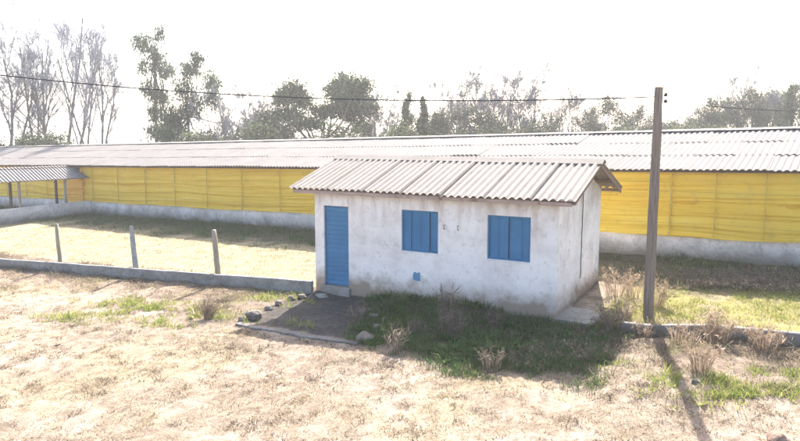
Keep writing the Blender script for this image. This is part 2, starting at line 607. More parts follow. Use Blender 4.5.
def build_hut():
    hut = empty('hut', (H0[0], H0[1], 0),
                'small whitewashed hut with blue door and shutters under a corrugated gable roof', 'hut')
    hut.rotation_euler = (0, 0, HY)
    EZ, RZ, OF, OB, OL, OR = 2.574, 3.304, .33, .315, .571, .467
    VR = HDEP / 2
    sl = (RZ - EZ) / (VR + OF)
    zroof = lambda v: RZ - sl * abs(v - VR)
    th = .15
    D = (.282, 1.033, .135, 2.185)
    W1 = (2.559, 3.535, 1.21, 2.198)
    W2 = (4.759, 5.763, 1.21, 2.198)
    B = -.35
    top = zroof(0) - .075
    bm = bmesh.new()
    sh = lambda a: (a[0], a[1], a[2] - B, a[3] - B)
    wall_panel(bm, (0, 0, B), (1, 0, 0), HW, top - B, th, (0, 1, 0), [sh(D), sh(W1), sh(W2)])
    wall_panel(bm, (0, HDEP, B), (1, 0, 0), HW, top - B, th, (0, -1, 0), [])
    for u, s in ((0, 1), (HW, -1)):            # gable ends, slightly proud of nothing: butt between front and back
        pts = [(th, B), (HDEP - th, B), (HDEP - th, zroof(HDEP - th) - .075), (VR, RZ - .07), (th, zroof(th) - .075)]
        a = [bm.verts.new((u, v, z)) for v, z in pts]
        b = [bm.verts.new((u + s * th, v, z)) for v, z in pts]
        bm.faces.new(a)
        bm.faces.new(b[::-1])
        for i in range(5):
            bm.faces.new((a[i], a[(i + 1) % 5], b[(i + 1) % 5], b[i]))
    wall = bm_obj('wall', bm, M['plaster'], hut)
    # threshold
    bm = bmesh.new()
    box(bm, (D[0] - .06, -.10, -.2), (D[1] + .06, th, D[2] - .002))
    bevel(bm, .012)
    bm_obj('threshold', bm, M['slab'], hut)

    # door: ribbed steel leaf in a frame
    bm = bmesh.new()
    u0, u1, z0, z1 = D[0] + .03, D[1] - .03, D[2] + .01, D[3] - .03
    nrib = 17
    prof = []
    hh = (z1 - z0) / nrib
    for i in range(nrib):
        za = z0 + i * hh
        prof += [(.064, za), (.056, za + hh * .10), (.054, za + hh * .5), (.056, za + hh * .90)]
    prof.append((.072, z1))
    a = [bm.verts.new((u0, v, z)) for v, z in prof]
    b = [bm.verts.new((u1, v, z)) for v, z in prof]
    for i in range(len(prof) - 1):
        bm.faces.new((a[i], b[i], b[i + 1], a[i + 1]))
    bk = [bm.verts.new((u, .1, z)) for u in (u0, u1) for z in (z0, z1)]
    bm.faces.new((bk[0], bk[1], bk[3], bk[2]))
    door = bm_obj('door', bm, M['blue'], hut)
    bm = bmesh.new()
    box(bm, (D[0] + .002, .045, D[2]), (u0 - .004, .11, D[3] - .002))
    box(bm, (u1 + .004, .045, D[2]), (D[1] - .002, .11, D[3] - .002))
    box(bm, (u0 - .003, .045, z1 + .003), (u1 + .003, .11, D[3] - .002))
    bm_obj('frame', bm, M['bluedark'], door)

    # windows: four sliding louvred leaves in a steel frame
    def window(Wn, cuts, lou):
        bm = bmesh.new()
        u0, u1, z0, z1 = Wn[0] + .002, Wn[1] - .002, Wn[2] + .002, Wn[3] - .002
        f = .03
        box(bm, (u0, .035, z0), (u0 + f, .10, z1))
        box(bm, (u1 - f, .035, z0), (u1, .10, z1))
        box(bm, (u0 + f, .036, z1 - f), (u1 - f, .10, z1))
        box(bm, (u0 + f, .036, z0), (u1 - f, .10, z0 + f))
        win = bm_obj('window', bm, M['blue'], hut)
        edges = [u0 + f] + [Wn[0] + c * (Wn[1] - Wn[0]) for c in cuts] + [u1 - f]
        for i, (a, b) in enumerate(zip(edges, edges[1:])):
            bm = bmesh.new()
            d = .048 if i in lou[0] else .062
            za, zb = z0 + f + .004, z1 - f - .004
            a += .016 if i == lou[1] + 1 else .006
            b -= .012 if i == lou[1] else .006
            s = .022
            box(bm, (a, d, za), (a + s, d + .02, zb))
            box(bm, (b - s, d, za), (b, d + .02, zb))
            box(bm, (a + s, d, zb - s), (b - s, d + .02, zb))
            box(bm, (a + s, d, za), (b - s, d + .02, za + s))
            n = 13
            for k in range(n):
                zz = za + s + (zb - za - 2 * s) * k / n
                zt = za + s + (zb - za - 2 * s) * (k + 1) / n
                q = [bm.verts.new(p) for p in ((a + s, d + .004, zz), (b - s, d + .004, zz), (b - s, d + .024, zt + .006), (a + s, d + .024, zt + .006))]
                bm.faces.new(q)
            bm_obj('shutter_leaf', bm, M['blue'], win)
        bm = bmesh.new()
        box(bm, (u0 + .01, .104, z0 + .01), (u1 - .01, .112, z1 - .01))
        bm_obj('backing', bm, M['backing'], win)
        bm = bmesh.new()
        box(bm, (Wn[0] - .02, -.012, Wn[2] - .03), (Wn[1] + .02, .03, Wn[2] - .003))
        bevel(bm, .008)
        bm_obj('sill', bm, M['plaster'], win)
    window(W1, (.25, .49, .755), ((0, 2), 2))
    window(W2, (.25, .49, .79), ((1, 3), 1))

    # small blue painted grille below the left window
    bm = bmesh.new()
    r = random.Random(3)
    pts = []
    for k in range(22):
        a = 2 * math.pi * k / 22
        sx, sz = .10, .105
        q = max(abs(math.cos(a)), abs(math.sin(a)))
        rr = 1 / q * r.uniform(.85, 1.08)
        pts.append((2.98 + math.cos(a) * sx * rr, math.sin(a) * sz * rr + .62))
    A = [bm.verts.new((x, -.006, z)) for x, z in pts]
    Bv = [bm.verts.new((x, .002, z)) for x, z in pts]
    bm.faces.new(A)
    for k in range(22):
        bm.faces.new((A[k], A[(k + 1) % 22], Bv[(k + 1) % 22], Bv[k]))
    tag(bm_obj('paint_patch', bm, paint_mat('faded_blue_paint', (.06, .20, .36), (.16, .33, .50)), hut), 'small ragged blue patch low on the front wall')
    # two little rusty hooks by the left window
    for u, z in ((3.70, 1.90), (4.05, 1.90)):
        bm = bmesh.new()
        tube(bm, [(u, .01, z), (u, -.05, z), (u + .01, -.06, z - .05), (u + .02, -.05, z - .10)], .010, 6)
        bm_obj('hook', bm, M['post_dark'], hut)
    # conduit on the gable wall
    bm = bmesh.new()
    tube(bm, [(HW + .012, 1.92, .58), (HW + .012, 1.93, 1.4), (HW + .012, 1.95, 2.3), (HW + .012, 1.95, 3.0)], .009, 6)
    bm_obj('conduit', bm, M['wire'], hut)
    # roof -----------------------------------------------------------
    P, A = .177, .026
    def slope(v_e, v_r, extra, seed, seams=True):
        """one slope of corrugated sheets, each 6 waves wide, side-lapped"""
        R = random.Random(seed)
        V, F, K = [], [], []
        u = -OL
        L = HW + OL + OR
        ns = int(round(L / (P * 6)))
        w = L / ns
        for i in range(ns):
            lift = R.uniform(0, .008) + (.004 if i % 2 else 0)
            dv = R.uniform(-.025, .025)
            skew = R.uniform(-.006, .006)
            nsam = 6 * 10
            base = len(V)
            ua = u + i * w
            for k in range(nsam + 6):                 # lap over the next sheet
                uu = ua + (k / nsam) * w
                if i == ns - 1 and k > nsam: break
                ph = 2 * math.pi * (uu + OL) / P
                for j, (v, zz) in enumerate(((v_e + dv, 0), ((v_e + v_r) / 2, 0), (v_r, 0))):
                    z = zroof(v) + lift + A * math.cos(ph) + A + (skew if j == 0 else 0)
                    z += .016 * k / nsam
                    V.append((uu, v, z))
                    q = 1.0 if k > nsam + 2 or (i > 0 and 6 <= k <= 9) else 0.0
                    K.append((q * R.uniform(.7, 1),) * 3)
            n = (len(V) - base) // 3
            for k in range(n - 1):
                for j in range(2):
                    q = base + k * 3 + j
                    F.append((q, q + 3, q + 4, q + 1))
        return np_mesh('roof_sheet', np.array(V), np.array(F), np.array(K), True, 'dirt')
    for nm, a in (('roof', (-OF, VR - .02, 0, 11)), ('roof', (HDEP + OB, VR + .02, 0, 12))):
        o = link(nm, slope(*a), M['fibro'], hut)
        s = o.modifiers.new('thick', 'SOLIDIFY')
        s.thickness = .009
        s.use_rim = False
        s.offset = 1
    # ridge pieces, flat wings resting on the crests
    bm = bmesh.new()
    L = HW + OL + OR
    ns = 7
    R = random.Random(4)
    for i in range(ns):
        ua, ub = -OL - .01 + L * i / ns, -OL + .01 + L * (i + 1) / ns
        lf = R.uniform(.0, .01) + (.006 if i % 2 else 0)
        for s in (-1, 1):
            v1 = VR + s * .20
            q = []
            for uu in (ua, ub + .02):
                q.append([(uu, VR, RZ + 2 * A + .052 + lf), (uu, v1, zroof(v1) + 2 * A + .012 + lf)])
            a = [bm.verts.new(p) for p in (q[0][0], q[0][1], q[1][1], q[1][0])]
            b = [bm.verts.new((p[0], p[1], p[2] - .011)) for p in (q[0][0], q[0][1], q[1][1], q[1][0])]
            bm.faces.new(a)
            bm.faces.new(b[::-1])
            for k in range(4): bm.faces.new((a[k], a[(k + 1) % 4], b[(k + 1) % 4], b[k]))
    bm_obj('ridge_cap', bm, M['fibro'], hut)
    # purlins poking out of the gables
    for v in (-OF + .12, .55, VR - .09, VR + .09, HDEP - .55, HDEP + OB - .06):
        bm = bmesh.new()
        z = zroof(v)
        box(bm, (-OL + .08, v - .03, z - .085), (HW + OR - .06, v + .03, z - .004))
        bevel(bm, .006)
        bm_obj('purlin', bm, M['brownwood'], hut)
    # rafters along the back verge and under the front one
    for sgn, va, vb, nm in ((1, VR + .02, HDEP + OB, 'barge_board'), (1, VR - .02, -OF + .02, 'barge_board')):
        for uu in ((HW + OR - .055, HW + OR - .025),) if sgn > 0 else ():
            bm = bmesh.new()
            dz = .10 if vb > VR else .05
            q = [(va, zroof(va) - .003), (vb, zroof(vb) - .003), (vb, zroof(vb) - dz), (va, zroof(va) - dz)]
            a = [bm.verts.new((uu[0], v, z)) for v, z in q]
            b = [bm.verts.new((uu[1], v, z)) for v, z in q]
            bm.faces.new(a)
            bm.faces.new(b[::-1])
            for k in range(4): bm.faces.new((a[k], a[(k + 1) % 4], b[(k + 1) % 4], b[k]))
            bm_obj(nm, bm, M['brownwood'], hut)
    # eave board under the front sheets
    bm = bmesh.new()
    box(bm, (-OL + .1, -OF + .05, zroof(-OF) - .075), (HW + OR - .1, -OF + .078, zroof(-OF) + .01))
    bm_obj('eave_board', bm, M['palewood'], hut)
    return hut


build_hut()


def h_to_w(u, v, z=0):
    p = H0 + HD * u + HN * v
    return Vector((p[0], p[1], z))


# concrete apron beside the hut
bm = bmesh.new()
r = random.Random(8)
poly = [(HW + .004, -.08), (6.8, -.15), (7.18, -.17), (7.2, .6), (7.19, 1.6), (7.15, 2.6), (7.17, HDEP + .1), (HW + .004, HDEP + .1)]
zt = .075
A = [bm.verts.new((u, v, zt + (.05 * v / HDEP) + r.uniform(-.006, .006))) for u, v in poly]
B = [bm.verts.new((u + (.02 if u > 6.5 else 0), v - .01, -.3)) for u, v in poly]
bm.faces.new(A)
for k in range(len(poly)):
    bm.faces.new((A[k], A[(k + 1) % len(poly)], B[(k + 1) % len(poly)], B[k]))
ap = bm_obj('slab', bm, M['slab'])
ap.location = (H0[0], H0[1], 0)
ap.rotation_euler = (0, 0, HY)
tag(ap, 'grey concrete slab along the right gable wall of the white hut', 'slab')

# kerb strip at the front of the gravel pad
bm = bmesh.new()
a, b = Vector((*ground_at(238, 325), 0)), Vector((*ground_at(359, 345), 0))
d = (b - a).normalized()
nn = Vector((-d.y, d.x, 0))
NS = 14
rows = []
for i in range(NS + 1):
    p = a.lerp(b, i / NS)
    z = float(gz(p.x, p.y))
    w0, w1 = r.uniform(-.015, .015), r.uniform(-.02, .02)
    rows.append([bm.verts.new((*(p + nn * o).xy, z + h)) for o, h in ((-.11 + w0, -.12), (-.09 + w0, .02), (-.075 + w0, .035), (.075 + w1, .037), (.09 + w1, .02), (.11 + w1, -.12))])
for p, q in zip(rows, rows[1:]):
    for k in range(5): bm.faces.new((p[k], p[k + 1], q[k + 1], q[k]))
bm.faces.new(rows[0]); bm.faces.new(rows[-1][::-1])
tag(bm_obj('kerb', bm, concrete_mat('kerb_concrete', (.11, .105, .097), (.18, .17, .155))), 'low concrete kerb strip edging the dark gravel pad before the blue door', 'kerb')


# ------------------------------------------------------------------ barn
def bp(t, n, h):
    p = BD * t + BN * n
    return Vector((p[0], p[1], h + SLOPE * t))


BZW = 1.168                                   # wall top height at t = 0
BT0, BT1 = -72.0, 14.0
BDEPTH = 8.0
EAVE = BZW + 1.93
RIDGE = 4.154


def build_barn():
    c = bp((BT0 + BT1) / 2, NB + BDEPTH / 2, 0)
    barn = empty('barn', (0, 0, 0),
                 'long low poultry barn with yellow side curtains and a weathered corrugated roof', 'barn')
    # low wall on all four sides
    bm = bmesh.new()
    def wall(t0, n0, t1, n1, ztop, th):
        K = max(1, int(abs(t1 - t0) / 2))
        for i in range(K):
            ta, tb = t0 + (t1 - t0) * i / K, t0 + (t1 - t0) * (i + 1) / K
            a = [bm.verts.new(bp(*q)) for q in ((ta, n0, -1.2), (tb, n0, -1.2), (tb, n0, ztop), (ta, n0, ztop))]
            b = [bm.verts.new(bp(*q)) for q in ((ta, n1, -1.2), (tb, n1, -1.2), (tb, n1, ztop), (ta, n1, ztop))]
            bm.faces.new(a); bm.faces.new(b[::-1])
            bm.faces.new((a[2], a[3], b[3], b[2]))
            if i == 0: bm.faces.new((a[0], a[3], b[3], b[0]))
            if i == K - 1: bm.faces.new((a[1], a[2], b[2], b[1]))
    wall(BT0, NB, BT1, NB + .15, BZW, .15)
    bm_obj('low_wall', bm, M['barnwall'], barn)
    bm = bmesh.new()
    wall(BT0, NB + BDEPTH - .15, BT1, NB + BDEPTH, BZW, .15)
    bm_obj('low_wall', bm, M['barnwall'], barn)
    # object-space z drives the dirt band: shear the texture by giving the wall the slope through its own frame
    for t in (BT0, BT1 - .15):
        bm = bmesh.new()
        q = [(NB + .15, -1.2), (NB + BDEPTH - .15, -1.2), (NB + BDEPTH - .15, EAVE), (NB + BDEPTH / 2, RIDGE - .15), (NB + .15, EAVE)]
        a = [bm.verts.new(bp(t, n, z)) for n, z in q]
        b = [bm.verts.new(bp(t + .15, n, z)) for n, z in q]
        bm.faces.new(a); bm.faces.new(b[::-1])
        for k in range(5): bm.faces.new((a[k], a[(k + 1) % 5], b[(k + 1) % 5], b[k]))
        bm_obj('end_wall', bm, M['barnwall'], barn)

    # curtains with horizontal folds
    def curtain(t0, t1, n, z0, z1, seed, step=.22, rows=90, sag=.07):
        ts = np.arange(t0, t1 + 1e-6, step)
        zs = np.linspace(0, 1, rows)
        T, Zr = np.meshgrid(ts, zs)
        zz = z0 + (z1 - z0) * Zr
        sagv = (fbm(T * .35, T * 0 + seed, seed, 3) - .5) * 2 * sag
        zz = zz + sagv * (1 - Zr)
        # folds gathered by cords, drifting up and down along the length
        drift = (fbm(T * .22, Zr * .7, seed + 3, 3) - .5) * 1.3
        wz = zz + drift * .35
        f1 = fbm(T * .13, wz * 6.5, seed + 9, 4)
        f2 = fbm(T * .30 + 40, wz * 15, seed + 19, 3)
        fold = (1 - np.abs(2 * f1 - 1) * 1.6) * .085 + (1 - np.abs(2 * f2 - 1) * 1.6) * .035
        fold += np.abs(np.sin(wz * 7.5 + 1.5 * f1)) ** 6 * .05
        bow = np.sin((T / 1.35) * math.pi) ** 2 * .03
        nn = n - fold - bow
        x = BD[0] * T + BN[0] * nn
        y = BD[1] * T + BN[1] * nn
        V = np.stack([x, y, zz + SLOPE * T], -1).reshape(-1, 3)
        ny, nx = T.shape
        i = np.arange(ny * nx).reshape(ny, nx)
        F = np.stack([i[:-1, :-1], i[:-1, 1:], i[1:, 1:], i[1:, :-1]], -1).reshape(-1, 4)
        return np_mesh('curtain', V, F, None, True)
    tag(link('curtain', curtain(BT0 + .1, BT1 - .1, NB - .01, BZW - .06, EAVE + .02, 300), M['curtain'], barn))
    o = link('curtain', curtain(-37.75, -35.75, NB - .11, BZW - .10, EAVE - .25, 340), M['curtain_o'], barn)
    tag(o, 'orange curtain bay under the porch roof')
    tag(link('curtain', curtain(BT0 + .1, BT1 - .1, NB + BDEPTH - .2, BZW - .06, EAVE + .02, 360, .6, 20), M['curtain'], barn), 'far side curtain')
    # a bright tear and a fold in the curtain at right
    for tt, zc, ln in ((-4.45, .92, .55), (-1.75, .90, .35)):
        bm = bmesh.new()
        pts = []
        K = 8
        a, b2 = [], []
        for i in range(K + 1):
            s = i / K - .5
            w = .05 * (1 - (2 * s) ** 2) + .008
            a.append(bm.verts.new(bp(tt + s * ln, NB - .19, BZW + zc + w)))
            b2.append(bm.verts.new(bp(tt + s * ln, NB - .10, BZW + zc - w)))
        for i in range(K): bm.faces.new((a[i], a[i + 1], b2[i + 1], b2[i]))
        bm_obj('curtain_flap', bm, M['curtain'], barn)
    # battens and cords holding the curtain
    ts = [-.35, -2.39, -3.656, -4.88, -5.37, -7.4, -9.5, -11.6] + [-13.7 - 2.35 * i for i in range(22)] + [1.7, 3.8, 5.9, 8, 10.1, 12.2]
    for i, t in enumerate(ts):
        bm = bmesh.new()
        w = .010 if i % 3 else .02
        P = [bm.verts.new(bp(t + du, NB - .20 + dn, z)) for z in (BZW - .02, EAVE - .02) for du, dn in ((-w, -.02), (w, -.02), (w, .01), (-w, .01))]
        for k in range(4): bm.faces.new((P[k], P[(k + 1) % 4], P[4 + (k + 1) % 4], P[4 + k]))
        bm_obj('batten', bm, M['rope'], barn)
    for zc in (.30, 1.22):
        bm = bmesh.new()
        R = random.Random(int(zc * 100))
        tube(bm, [bp(t, NB - .20, BZW + zc + R.uniform(-.06, .06)) for t in np.arange(BT0 + .3, BT1, 2.35)], .005, 4)
        bm_obj('cord', bm, M['rope'], barn)
    # roof
    P, A = .177, .022
    rows = 3
    def slope(sgn, seed, ppw=6):
        R = random.Random(seed)
        V, F, K = [], [], []
        ncen = NB + BDEPTH / 2
        run = BDEPTH / 2 + .5
        rise = RIDGE - (EAVE - .03)
        nsheet = int((BT1 - BT0 + 1.0) / (P * 6))
        w = P * 6
        marks = {(-7.2, 1), (-9.4, 2), (-12.5, 1)}
        for row in range(rows):
            for i in range(nsheet):
                ta = BT0 - .5 + i * w
                lift = R.uniform(0, .008) + (.004 if (i + row) % 2 else 0) + row * .012
                lowlift = R.uniform(0, .006)
                dv = R.uniform(-.012, .012)
                if sgn < 0 and any(abs(ta + .5 - m[0]) < .55 and m[1] == row for m in marks):
                    lowlift += R.uniform(.008, .022)
                    dv += R.uniform(-.05, .05)
                base = len(V)
                n = 6 * ppw + 3
                dk = R.choice((0, .25, .5, .9, 1)) if sgn < 0 else 0
                dl = R.choice((0, .0, .5, .9))
                for k in range(n + 1):
                    tt = ta + k / (6 * ppw) * w
                    ph = 2 * math.pi * (tt - BT0) / P
                    for j, f in enumerate(((row / rows) - .018 + dv * .1, (row + 1) / rows + .012)):
                        q = run * (1 - f)
                        z = RIDGE - rise * (1 - f) + A * math.cos(ph) + A + lift + (lowlift if j == 0 else 0)
                        sag = .014 * math.sin(tt * .47 + .3 * row) + .006 * math.sin(tt * 1.3)
                        z += .014 * k / (6 * ppw)
                        V.append(bp(tt, ncen + sgn * q, z + sag * (1 - .5 * f)))
                        K.append(((dk if k > n - 2 or 3 <= k <= 5 else 0),) * 3)
                m = n + 1
                for k in range(m - 1):
                    q = base + k * 2
                    F.append((q, q + 2, q + 3, q + 1))
        return np_mesh('roof', np.array([tuple(v) for v in V]), np.array(F), np.array(K), True, 'dirt')
    for sgn, ppw in ((-1, 7), (1, 4)):
        o = link('roof', slope(sgn, 50 + sgn, ppw), M['fibro_old'], barn)
        s = o.modifiers.new('thick', 'SOLIDIFY')
        s.thickness = .009
        s.use_rim = False
        s.offset = 1
    bm = bmesh.new()
    ncen = NB + BDEPTH / 2
    R = random.Random(5)
    for i in range(int((BT1 - BT0 + .8) / 1.1)):
        ta = BT0 - .4 + i * 1.1
        lf = R.uniform(0, .008)
        for s in (-1, 1):
            q = [bp(ta, ncen, RIDGE + .115 + lf), bp(ta, ncen + s * .28, RIDGE + .06 + lf), bp(ta + 1.13, ncen + s * .28, RIDGE + .06 + lf), bp(ta + 1.13, ncen, RIDGE + .115 + lf)]
            a = [bm.verts.new(p) for p in q]
            b = [bm.verts.new(p - Vector((0, 0, .012))) for p in q]
            bm.faces.new(a); bm.faces.new(b[::-1])
            for k in range(4): bm.faces.new((a[k], a[(k + 1) % 4], b[(k + 1) % 4], b[k]))
    bm_obj('ridge_cap', bm, M['fibro_old'], barn)
    # eave purlin, dark line under the sheets
    bm = bmesh.new()
    for i in range(40):
        ta, tb = BT0 + (BT1 - BT0) * i / 40, BT0 + (BT1 - BT0) * (i + 1) / 40
        z1 = EAVE - .035
        P8 = [bm.verts.new(bp(t, n, z)) for t in (ta, tb) for n, z in ((NB - .42, z1 - .07), (NB - .36, z1 - .07), (NB - .36, z1 + .005), (NB - .42, z1 + .005))]
        for k in range(4): bm.faces.new((P8[k], P8[(k + 1) % 4], P8[4 + (k + 1) % 4], P8[4 + k]))
    bm_obj('eave_board', bm, M['post_dark'], barn)
    # rafters sticking out under the eave
    for i in range(36):
        t = BT0 + 1 + i * 2.35
        bm = bmesh.new()
        zt = lambda n: EAVE - .04 + (n - (NB - .5)) * (RIDGE - EAVE + .03) / (BDEPTH / 2 + .5)
        P8 = [bm.verts.new(bp(t + du, n, zt(n) + dz)) for n in (NB - .34, NB + 3) for du, dz in ((-.03, -.10), (.03, -.10), (.03, -.0), (-.03, -.0))]
        for k in range(4): bm.faces.new((P8[k], P8[(k + 1) % 4], P8[4 + (k + 1) % 4], P8[4 + k]))
        bm.faces.new(P8[:4][::-1]); bm.faces.new(P8[4:])
        bm_obj('rafter', bm, M['brownwood'], barn)
    return barn


build_barn()


# ------------------------------------------------------------------ porch at the left of the barn
def build_porch():
    T0, T1, NN = -36.5, -35.25, NB - .03
    NL = 6.5
    por = empty('porch', tuple(bp(-35.9, NB - 3, -.1)),
                'small open porch with sloping corrugated roof on posts at the left of the barn', 'porch')
    o0 = Vector(por.location)
    def bq(t, n, h): return bp(t, n, h) - o0
    z_lo, z_hi = 1.62 + .755, 2.28 + .775
    P, A = .177, .024
    V, F = [], []
    nw = int(NL / P)
    R = random.Random(9)
    for k in range(nw * 8 + 1):
        n = NN - k / 8 * P
        for f in (0, .5, 1):
            t = T1 + (T0 - .1 - T1) * f
            z = z_lo + (z_hi - z_lo) * f + A * math.cos(k / 8 * 2 * math.pi) + A + (.006 if int(k / 48) % 2 else 0)
            V.append(tuple(bq(t, n, z)))
    for k in range(nw * 8):
        for j in range(2):
            q = k * 3 + j
            F.append((q, q + 3, q + 4, q + 1))
    o = link('roof', np_mesh('porch_roof', np.array(V), np.array(F), None, True), M['fibro_old'], por)
    s = o.modifiers.new('thick', 'SOLIDIFY')
    s.thickness = .009
    s.use_rim = False
    # posts
    for n in (19.78, 17.38, 15.2):
        for t, c, zt in ((-35.5, 'post', 1.65 + .765), (-36.42, 'post_dark', 2.2 + .765)):
            bm = bmesh.new()
            w = .055
            P8 = [bm.verts.new(bq(t + a, n + b, z)) for z in (-.3, zt) for a, b in ((-w, -w), (w, -w), (w, w), (-w, w))]
            for k in range(4): bm.faces.new((P8[k], P8[(k + 1) % 4], P8[4 + (k + 1) % 4], P8[4 + k]))
            bm.faces.new(P8[4:])
            bm_obj('post', bm, M[c], por)
    # beams
    for t, z in ((-35.5, 1.60 + .765), (-36.42, 2.17 + .765)):
        bm = bmesh.new()
        P8 = [bm.verts.new(bq(t + a, n, z + b)) for n in (NN - NL + .2, NN - .2) for a, b in ((-.04, 0), (.04, 0), (.04, .09), (-.04, .09))]
        for k in range(4): bm.faces.new((P8[k], P8[(k + 1) % 4], P8[4 + (k + 1) % 4], P8[4 + k]))
        bm.faces.new(P8[:4][::-1]); bm.faces.new(P8[4:])
        bm_obj('beam', bm, M['brownwood'], por)
    # low side wall
    bm = bmesh.new()
    P8 = []
    for n in np.linspace(NB - .02, NB - 9, 8):
        zt = 1.14 + (n - NB) * .02
        P8.append([bm.verts.new(bq(t, n, z)) for t, z in ((-35.58, -.9), (-35.43, -.9), (-35.43, zt), (-35.58, zt))])
    for p, q in zip(P8, P8[1:]):
        for k in range(4): bm.faces.new((p[k], p[(k + 1) % 4], q[(k + 1) % 4], q[k]))
    bm.faces.new(P8[-1])
    bm_obj('side_wall', bm, M['barnwall'], por)


build_porch()


# ------------------------------------------------------------------ fences
def plinth_mesh(bm, p0, p1, h0, h1, th, seed, org):
    R = random.Random(seed)
    p0, p1 = Vector((*p0, 0)), Vector((*p1, 0))
    d = (p1 - p0)
    K = int(d.length / .5)
    nn = Vector((-d.y, d.x, 0)).normalized()
    rows = []
    for i in range(K + 1):
        p = p0 + d * i / K
        z = float(g_base(p.x, p.y))
        h = h0 + (h1 - h0) * i / K + R.uniform(-.012, .012)
        e = R.uniform(-.008, .008)
        rows.append([bm.verts.new(Vector((*(p + nn * o).xy, z + q)) - org) for o, q in ((0 + e, -.4), (0 + e, h - .015), (.02 + e, h), (th - .02, h), (th, h - .015), (th, -.4))])
    for p, q in zip(rows, rows[1:]):
        for k in range(5): bm.faces.new((p[k], p[k + 1], q[k + 1], q[k]))
    bm.faces.new(rows[0]); bm.faces.new(rows[-1][::-1])


def build_fences():
    a, b = ground_at(-120, 258), ground_at(311, 293)
    org = Vector((*ground_at(0, 268), -.4))
    f = empty('fence', org, 'low concrete fence base with three bare posts left of the hut', 'fence')
    bm = bmesh.new()
    plinth_mesh(bm, a, b, .30, .30, .12, 2, org)
    bm_obj('plinth', bm, M['plinth'], f)
    for px, py, tx, ty, w, mat, lab in ((58, 268.5, 56, 224, .072, 'post', 'slim grey wooden post'),
                                       (134.5, 277, 131, 226, .085, 'post_blue', 'blue grey concrete post'),
                                       (217.5, 283.5, 213.5, 230, .085, 'post', 'pale wooden post with a knobbed top')):
        x, y = ground_at(px, py)
        y += .19
        z = float(g_base(x, y))
        k = ray(tx, ty); k = k * (y / k[1])
        top = Vector((k[0], y + .02, CAM_H + k[2]))
        bm = bmesh.new()
        base = Vector((x, y, z - .3))
        R = random.Random(px)
        pts, rad = [], []
        for i in range(9):
            s = i / 8
            pts.append(base.lerp(top, s) + Vector((R.uniform(-.008, .008), R.uniform(-.008, .008), 0)) - org)
            rad.append(w * (1.05 - .2 * s) * R.uniform(.94, 1.06))
        rad[-1] *= .8
        tube(bm, pts, rad, 4 if mat == 'post_blue' else 8)
        tag(bm_obj('post', bm, M[mat], f, mat != 'post_blue'), lab)
    a, b = ground_at(621, 335), ground_at(960, 364)
    org = Vector((*a, .1))
    bm = bmesh.new()
    plinth_mesh(bm, a, b, .25, .25, .14, 6, org)
    o = bm_obj('low_wall', bm, M['plinth'])
    o.location = org
    tag(o, 'low stained concrete kerb wall running right from the utility pole', 'low wall')


build_fences()


# ------------------------------------------------------------------ pole and cables
def build_pole():
    x, y = 5.28, 14.19
    z = float(gz(x, y))
    k = ray(659, 87); k = k * (y / k[1])
    top = Vector((k[0], y, CAM_H + k[2]))
    p = empty('utility_pole', (x, y, z), 'weathered grey wooden utility pole right of the hut', 'utility pole')
    bm = bmesh.new()
    R = random.Random(3)
    base = Vector((x, y, z - .4))
    org = Vector((x, y, z))
    pts, rad = [], []
    for i in range(15):
        s = i / 14
        pts.append(base.lerp(top, s) - org + Vector((R.uniform(-.006, .006), R.uniform(-.006, .006), 0)))
        rad.append((.112 - .026 * s) * R.uniform(.97, 1.03))
    tube(bm, pts, rad, 12)
    bm_obj('shaft', bm, M['pole'], p, False)
    at = []
    for dz in (.17, .30):
        c = top - org - Vector((0, 0, dz))
        bm = bmesh.new()
        tube(bm, [c + Vector((.06, -.02, 0)), c + Vector((.14, -.02, 0))], .012, 6)
        tube(bm, [c + Vector((.14, -.02, -.03)), c + Vector((.14, -.02, -.02)), c + Vector((.14, -.02, .0)), c + Vector((.14, -.02, .02)), c + Vector((.14, -.02, .05))], [.02, .04, .028, .04, .02], 10)
        bm_obj('insulator', bm, M['insul'], p)
        at.append(c + org + Vector((.14, -.02, 0)))
    # left cable
    bm = bmesh.new()
    pts = []
    s0 = top - Vector((.09, 0, .20))
    for i in range(41):
        s = 24 * i / 40
        pts.append(Vector((s0.x - s, s0.y + s * .12, s0.z - .0346 * s + .00526 * s * s)))
    tube(bm, pts, [.0145 for i in range(41)], 6)
    tag(bm_obj('cable', bm, M['wire']), 'black overhead cable sagging from the pole top to the upper left', 'cable')
    bm = bmesh.new()
    pts = []
    e = Vector((19, 27, 5.1))
    for i in range(21):
        s = i / 20
        q = at[1].lerp(e, s)
        q.z -= 1.6 * s * (1 - s) * .5
        pts.append(q)
    tube(bm, pts, .010, 6)
    tag(bm_obj('cable', bm, M['wire']), 'thin overhead cable running right from the pole insulator toward the wood', 'cable')


build_pole()


# ------------------------------------------------------------------ stones
def stone(px, py, w, h, seed, mat='stone', label=None, group=None, dep=.8, sink=.3):
    x, y = ground_at(px, py)
    R = rng(seed)
    bm = bmesh.new()
    bmesh.ops.create_icosphere(bm, subdivisions=3, radius=1)
    dirs = [Vector(R.normal(size=3)).normalized() for _ in range(9)]
    offs = [R.uniform(.62, .95) for _ in range(9)]
    for v in bm.verts:
        p = v.co.copy()
        for dd, of in zip(dirs, offs):
            k = p.dot(dd)
            if k > of: p -= dd * (k - of) * .85
        p *= 1 + .10 * math.sin(p.x * 5 + seed) * math.sin(p.y * 4.3 - seed) + .05 * math.sin(p.z * 9 + seed * 2)
        v.co = Vector((p.x * w / 2, p.y * w / 2 * dep, p.z * h / 2))
    bmesh.ops.rotate(bm, verts=bm.verts, cent=(0, 0, 0), matrix=Matrix.Rotation(R.uniform(0, 6.28), 3, 'Z'))
    o = bm_obj('stone', bm, M[mat], None, False)
    z = float(gz(x, y))
    o.location = (x, y, z + h * (.5 - sink))
    tag(o, label, 'stone', group)


